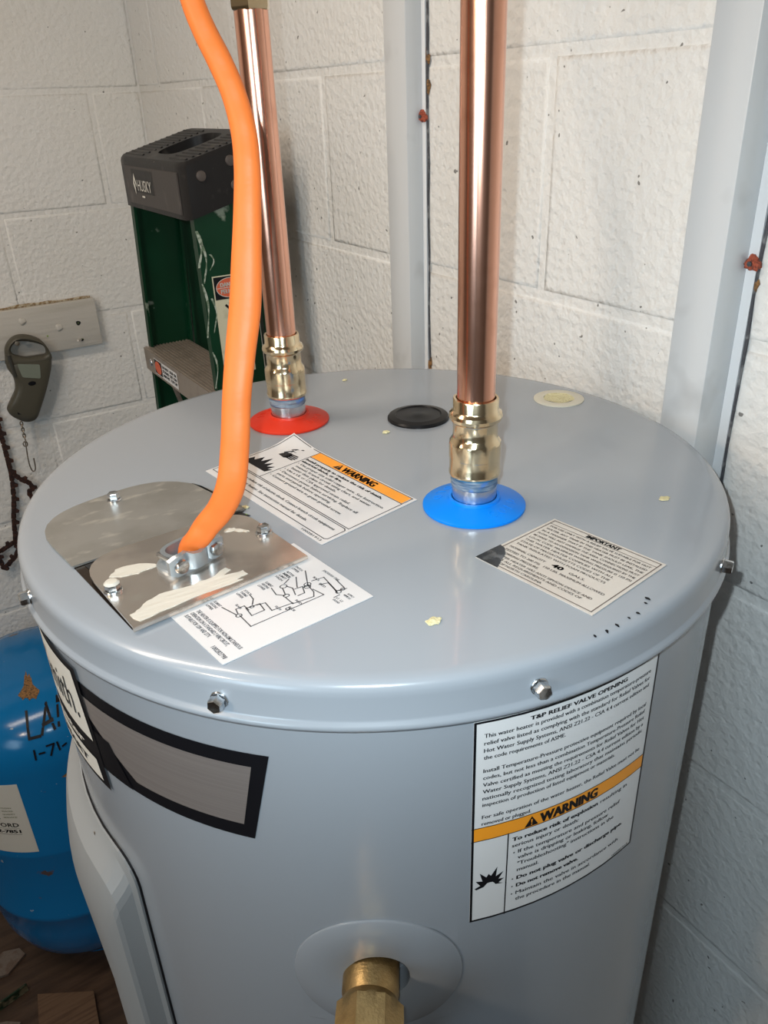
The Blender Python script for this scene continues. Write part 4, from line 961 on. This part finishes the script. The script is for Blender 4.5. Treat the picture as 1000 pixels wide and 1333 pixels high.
bm = bmesh.new(); tube(bm, [(-.0515, WY-.018, Z(-.1690)), (-.0520, WY-.060, Z(-.1665))], .0022, 8); lathe(bm, [(.0045, 0), (.0045, .0015), (0, .002)], (-.0520, WY-.060, Z(-.1665)), 12, (0, -1, .05)); obj('nail', bm, m_steelold, hb, smooth=True)

scl = thing('luggage_scale', (-.0515, WY-.03, Z(-.1677)), 'olive grey hanging hand scale with a hook, on a nail in the board', 'scale')
so = [(-.0765, -.1967), (-.0715, -.1748), (-.0535, -.1583), (-.0320, -.1574), (-.0063, -.1711), (.0057, -.1965), (.0050, -.2200), (-.0060, -.2499), (-.0201, -.2794), (-.0378, -.3117), (-.0488, -.3274), (-.0645, -.3304), (-.0778, -.3240), (-.0933, -.3089), (-.0959, -.2953), (-.0868, -.2812), (-.0731, -.2601), (-.0705, -.2368), (-.0772, -.2167)]
so_s = spline(so+[so[0]], 4)[:-1]
hole = [(-.0637, -.1838), (-.0603, -.1753), (-.0487, -.1682), (-.0281, -.1718), (-.0058, -.1820), (-.0007, -.1922), (-.0045, -.2025), (-.0349, -.2015), (-.0587, -.1924)]
cx0 = sum(p[0] for p in so_s)/len(so_s); cz0 = sum(p[1] for p in so_s)/len(so_s)
hcx, hcz = -.033, -.187
# outline ring and hole ring share the same angular samples so they can be lofted
def ray_hit(poly_, c, a):
    best = None; dx, dy = math.cos(a), math.sin(a)
    for (x0, y0), (x1, y1) in zip(poly_, poly_[1:]+poly_[:1]):
        ex, ey = x1-x0, y1-y0; den = dx*ey-dy*ex
        if abs(den) < 1e-12: continue
        t = ((x0-c[0])*ey-(y0-c[1])*ex)/den; s = ((x0-c[0])*dy-(y0-c[1])*dx)/den
        if t > 0 and -1e-6 <= s <= 1+1e-6 and (best is None or t > best): best = t
    return (c[0]+dx*best, c[1]+dy*best)
# upper loop (handle) + lower body as two lofted solids that overlap into one shell
loop_out = so_s
up_out = [p for p in so_s if p[1] > -.2120]
angs_ = [2*math.pi*k/48 for k in range(48)]
up_poly = [(-.0765, -.1967), (-.0715, -.1748), (-.0535, -.1583), (-.0320, -.1574), (-.0063, -.1711), (.0057, -.1965), (.0045, -.2160), (-.0350, -.2180), (-.0760, -.2130)]
up_poly = spline(up_poly+[up_poly[0]], 4)[:-1]; ho_s = spline(hole+[hole[0]], 4)[:-1]
bm = bmesh.new()
OU = [ray_hit(up_poly, (hcx, hcz), a) for a in angs_]; HO = [ray_hit(ho_s, (hcx, hcz), a) for a in angs_]
def SP(p, dep): return Vector((p[0], WY-.022-dep, Z(p[1])))
def mixp(a, b, t): return (a[0]*(1-t)+b[0]*t, a[1]*(1-t)+b[1]*t)
loft(bm, [[SP(mixp(o, h, t), dd) for o, h in zip(OU, HO)] for t, dd in [(.0, .010), (.0, .016), (.12, .022), (.5, .0245), (.85, .022), (1, .016), (1, .010), (.85, .003), (.5, 0), (.12, .003), (0, .010)]])
low = [p for p in so_s if p[1] < -.200]
low_poly = sorted(low, key=lambda p: math.atan2(p[1]+.255, p[0]+.045))
LP = low_poly; cl = (-.045, -.262)
loft(bm, [[SP(mixp(p, cl, t), dd) for p in LP] for t, dd in [(.25, 0), (.05, .002), (0, .008), (0, .016), (.05, .021), (.2, .0245), (.5, .0255)]], True, True)
obj('scale_body', bm, m_scale, scl, smooth=True, ang=50)
bm = bmesh.new(); slab(bm, rounded_outline([(-.0600, -.2080), (-.0190, -.2170), (-.0235, -.2450), (-.0560, -.2360)], [.004]*4, 4), 0, 1, lambda x, y, z: (x, WY-.0455-.003*z, Z(y))); obj('display', bm, m_lcd, scl, label='small grey-green display window')
bm = bmesh.new(); lathe(bm, [(.0075, 0), (.0070, .0014), (0, .002)], (-.0414, WY-.0470, Z(-.2515)), 20, (0, -1, 0))
for v in bm.verts: v.co.z = Z(-.2515)+(v.co.z-Z(-.2515))*.6
obj('button', bm, m_ink, scl, smooth=True)
bm = bmesh.new(); slab(bm, [(-.0800, -.2970), (-.0500, -.3020), (-.0510, -.3045), (-.0805, -.3000)], 0, 1, lambda x, y, z: (x, WY-.0455-.001*z, Z(y))); obj('red_mark', bm, m_redink, scl)
bm = bmesh.new(); slab(bm, [(-.0805, -.3035), (-.0520, -.3080), (-.0530, -.3125), (-.0810, -.3080)], 0, 1, lambda x, y, z: (x, WY-.0455-.001*z, Z(y))); obj('dark_mark', bm, m_ink, scl)
bm = bmesh.new(); tube(bm, spline([(-.0700, WY-.046, Z(-.190)), (-.0690, WY-.046, Z(-.215)), (-.0675, WY-.046, Z(-.232))], 4), .0035, 8); obj('side_groove', bm, m_scaled, scl, smooth=True)
def chain_link(bm, c, L_, r, wd, dirv, flip):
    d = Vector(dirv).normalized(); s = (Vector((0, 1, 0)) if flip else d.cross(Vector((0, 1, 0)))).normalized(); c = Vector(c)
    pts = [c+d*(L_/2)*math.cos(t)+s*wd/2*math.sin(t) for t in [2*math.pi*k/10 for k in range(11)]]
    tube(bm, pts, r, 6, cap=False)
for k in range(6):
    bm = bmesh.new(); chain_link(bm, (-.0776-.0002*k, WY-.036, Z(-.3310-.0065*k)), .0095, .0011, .0052, (0, 0, 1), k % 2); obj('chain_link', bm, m_steelold, scl, smooth=True)
bm = bmesh.new(); hk = [(-.0800, -.3690), (-.0840, -.3730), (-.0830, -.3790), (-.0775, -.3790), (-.0765, -.3730), (-.0790, -.3705), (-.0800, -.3800), (-.0822, -.4050), (-.0825, -.4220), (-.0805, -.4340), (-.0770, -.4370), (-.0735, -.4320), (-.0722, -.4220), (-.0718, -.4090)]
tube(bm, [(x, WY-.036, Z(z)) for x, z in spline(hk, 4)], .0013, 8); obj('hook', bm, m_steelold, scl, smooth=True)

# rusty saw chain hanging at the left
sawc = thing('saw_chain', (-.1165, WY, Z(-.35)), 'dark rusty saw chain hanging on the back wall at the left edge', 'chain')
def link_mesh(tooth):
    bm = bmesh.new()
    o = [(-.0075, -.0030), (-.0050, -.0052), (.0050, -.0052), (.0075, -.0030), (.0075, .0010), (.0045, .0025), (.0040, .0075) if tooth else (.0030, .0035), (-.0010, .0080) if tooth else (-.0005, .0030), (-.0040, .0030), (-.0075, .0020)]
    slab(bm, o, -.0016, .0016, lambda x, y, z: (x, z, y))
    for x in (-.0050, .0050): lathe(bm, [(.0022, 0), (.0018, .0012)], (x, -.0016, -.0010), 8, (0, -1, 0))
    bmesh.ops.recalc_face_normals(bm, faces=bm.faces)
    me = bpy.data.meshes.new('chain_link'); bm.to_mesh(me); bm.free(); me.materials.append(m_chain); return me
LM = [link_mesh(True), link_mesh(False)]
sroot = ROOTLOC[sawc.name]
def chain_path(pts, y, ph=0):
    sp_ = spline(pts, 10); acc = 0; last = Vector(sp_[0]); k = ph
    for p in sp_[1:]:
        p = Vector(p); acc += (p-last).length
        if acc >= .0125:
            d = (p-last).normalized() if (p-last).length > 0 else Vector((0, -1)); acc = 0
            o = bpy.data.objects.new('chain_link', LM[k % 2]); COL.objects.link(o); o.parent = sawc
            o.location = Vector((p.x, y+(.003 if k % 2 else 0), Z(p.y)))-sroot
            o.rotation_euler = (0, -math.atan2(d.y, d.x), 0); o.scale = (1.15, 1, 1.15); k += 1
        last = p
chain_path([(-.118, -.230), (-.1165, -.3098), (-.1163, -.3512), (-.1166, -.4020), (-.1178, -.4452), (-.1253, -.4966), (-.1353, -.5392), (-.1426, -.5836), (-.146, -.600)], WY-.012)
chain_path([(-.1180, -.4350), (-.1043, -.4525), (-.0893, -.4674), (-.0862, -.4809), (-.0929, -.4898), (-.0898, -.5108), (-.092, -.560)], WY-.018, 1)
chain_path([(-.260, -.6500), (-.1932, -.6081), (-.1751, -.6030), (-.1593, -.5951), (-.1432, -.5929)], WY-.014)
chain_path([(-.240, -.6000), (-.1924, -.6046), (-.1844, -.6227), (-.1797, -.6417), (-.1643, -.6297), (-.1477, -.6124), (-.1400, -.5900)], WY-.020, 1)
bm = bmesh.new(); tube(bm, [(-.1185, WY+.004, Z(-.226)), (-.1185, WY-.03, Z(-.222))], .003, 8); obj('nail', bm, m_steelold, sawc)

# ============================================================ BLUE PRESSURE TANK
TX, TY, TR = -.197, 1.030, .200
tank = thing('pressure_tank', (TX, TY, 0), 'blue steel water pressure tank with rust spots, standing behind the heater', 'tank')
tp = [(0, -.722), (.050, -.7245), (.100, -.734), (.140, -.750), (.170, -.771), (.188, -.796), (.1975, -.824), (.2000, -.856), (.2000, -1.050), (.2012, -1.056), (.2012, -1.064), (.2000, -1.070), (.2000, -1.235), (.2020, -1.240), (.2020, -1.252), (.1990, -1.258), (.1985, -1.300), (.1930, -1.345), (.178, -1.390), (.150, -1.430), (.110, -1.458), (.06, -1.472), (0, -1.476)]
bm = bmesh.new(); lathe(bm, [(r, Z(z)) for r, z in reversed(tp)], (TX, TY, 0), 96, close=False); tshell = obj('tank_shell', bm, m_tank, tank, smooth=True, ang=60)
bm = bmesh.new(); lathe(bm, [(.097, 0), (.100, 0), (.100, .045), (.097, .045)], (TX, TY, 0), 64); obj('base_ring', bm, m_tank, tank, smooth=True)
def tank_r(z):
    for (r0, z0), (r1, z1) in zip(tp, tp[1:]):
        if z1 <= z <= z0: return r0+(r1-r0)*(z0-z)/max(1e-9, z0-z1)
    return TR
def tmap(a0, z0):
    def fn(u, v, d=0.0):
        z = z0-v; r = tank_r(z)+d; a = R(a0)+u/max(.12, tank_r(z)); return Vector((TX+r*math.cos(a), TY+r*math.sin(a), Z(z)))
    return fn
fk = tmap(-146, -.868)
bm = bmesh.new(); grid_sheet(bm, fk, 0, .1065, 0, .178, 14, 2, .0004); stk = obj('service_sticker', bm, m_cream, tank, smooth=True, label='white service sticker with FORD lettering')
bm = bmesh.new(); text(bm, 'SERVICED', fk, .072, .016, .004, .022, False, d=.0006, align='r'); text(bm, 'WATER', fk, .066, .024, .004, .018, False, d=.0006, align='r')
text(bm, 'FORD', fk, .086, .108, .0105, .044, True, d=.0006, align='r'); text(bm, '2-7851', fk, .086, .124, .0085, .046, True, d=.0006, align='r'); stroke(bm, [(.02, .112), (.086, .112)], fk, .0005, .0006); stroke(bm, [(.02, .128), (.086, .128)], fk, .0008, .0006)
obj('lettering', bm, m_ink, stk if False else tank)
bm = bmesh.new()
for k, (cx_, cy_, rr_, a0, a1) in enumerate([(.034, .074, .017, -80, 60), (.034, .074, .012, 60, 200), (.036, .072, .007, -60, 120), (.034, .076, .021, 200, 330)]):
    stroke(bm, [(cx_+rr_*math.cos(R(a0+(a1-a0)*i/10)), cy_-rr_*math.sin(R(a0+(a1-a0)*i/10))) for i in range(11)], fk, .0035, .0006)
obj('swirl_emblem', bm, mat('navy_ink', (.02, .05, .16), .5), tank)
bm = bmesh.new(); gi = mat('olive_ink', (.16, .18, .07), .5)
for i, s in enumerate(['CLEAN', 'WATER', 'QUALITY', 'SERVICE']): text(bm, s, fk, .062, .060+i*.008, .0036, .020+.002*i, False, d=.0006)
obj('olive_lettering', bm, gi, tank)
fm = tmap(-104, -.742)
bm = bmesh.new()   # felt-tip handwriting
hw = [[(.000, .010), (.000, .042), (.018, .042)], [(.022, .040), (.034, .008), (.044, .038)], [(.026, .028), (.042, .026)], [(.052, .036), (.054, .006)], [(.054, .008), (.070, .010)]]
for l in hw: stroke(bm, [(u, v) for u, v in l], fm, .0044, .0022)
for l in [[(.004, .062), (.004, .078)], [(.012, .070), (.020, .070)], [(.026, .060), (.038, .060), (.030, .078)], [(.044, .060), (.046, .074)], [(.052, .070), (.058, .068)]]: stroke(bm, l, fm, .0032, .0022)
obj('marker_writing', bm, m_ink, tank)
for (a, z, r) in [(-101, -.734, .016), (-86, -.872, .020)]:
    f_ = tmap(a, z); bm = bmesh.new(); pts = [(r*(1+.3*math.sin(3*t)+.15*math.sin(7*t))*math.cos(t), .6*r*(1+.25*math.sin(2*t+1)+.15*math.sin(9*t))*math.sin(t)) for t in [2*math.pi*k/28 for k in range(28)]]
    poly(bm, pts, f_, .0022); obj('rust_patch', bm, m_brownrust, tank)

# ============================================================ FLOOR BITS by the tank
ply = thing('plywood_offcut', (-.30, .80, 0), 'brown plywood offcut lying in front of the blue tank', 'wood')
bm = bmesh.new(); slab(bm, [(-.375, .900), (-.270, .838), (-.285, .700), (-.400, .745)], 0.001, .014); obj('panel', bm, m_cardboard, ply)
bar2 = thing('metal_angle', (-.45, .92, 0), 'dark green metal angle bar on the floor at bottom left', 'bar')
bm = bmesh.new(); mt = Matrix.Translation((-.46, .925, .0)) @ Matrix.Rotation(R(12), 4, 'Z')
box(bm, (-.14, -.010, .0005), (.07, .010, .004), .001, 1, mt); box(bm, (-.14, -.010, .004), (.07, -.006, .024), .001, 1, mt); obj('bar', bm, m_darkgreen, bar2)
random.seed(5)
for i, (x, y, s) in enumerate([(-.43, 1.02, .05), (-.47, .86, .045), (-.41, .80, .03), (-.50, .98, .04)]):
    bm = bmesh.new(); n = 9
    o_ = [(x+s*(.7+.5*random.random())*math.cos(2*math.pi*k/n), y+.6*s*(.7+.5*random.random())*math.sin(2*math.pi*k/n)) for k in range(n)]
    slab(bm, o_, .001, .006+.004*random.random())
    ob = obj('floor_scrap', bm, m_pale, None, loc=(x, y, 0))
    tag(ob, ['pale crumpled scrap on the floor behind the green bar', 'pale flat scrap on the floor in front of the green bar', 'small pale scrap beside the plywood offcut', 'pale flat scrap at the far left of the floor'][i], 'scrap', 'scraps on the floor')

# ============================================================ FOAM CRUMBS on the lid
random.seed(3)
for (x, y, s, fl_, lab) in [(.0418, .0475, .0036, .55, 'cream foam crumb in front of the black plug'), (.0806, .1774, .0030, .5, 'cream foam crumb near the back rim of the lid'), (.1198, -.1504, .0050, .12, 'flat yellow foam smear near the right rim of the lid'), (-.0735, -.1735, .0052, .35, 'yellow foam crumb near the front rim of the lid'), (-.0990, -.0050, .0040, .5, 'cream foam crumb beside the shiny plate and the cable')]:
    bm = bmesh.new(); bmesh.ops.create_icosphere(bm, subdivisions=3, radius=1.0)
    for v in bm.verts:
        k = 1+.18*math.sin(v.co.x*5+x*300)*math.cos(v.co.y*4)+random.uniform(-.12, .12)
        v.co = Vector((x+v.co.x*s*k*.80, y+v.co.y*s*k*.55, Z(.0002)+max(0, v.co.z+.35)*s*fl_*k*.6))
    ob = obj('foam_crumb', bm, m_foam, None, loc=(x, y, Z(0)), smooth=True); tag(ob, lab, 'crumb', 'foam crumbs on the lid')
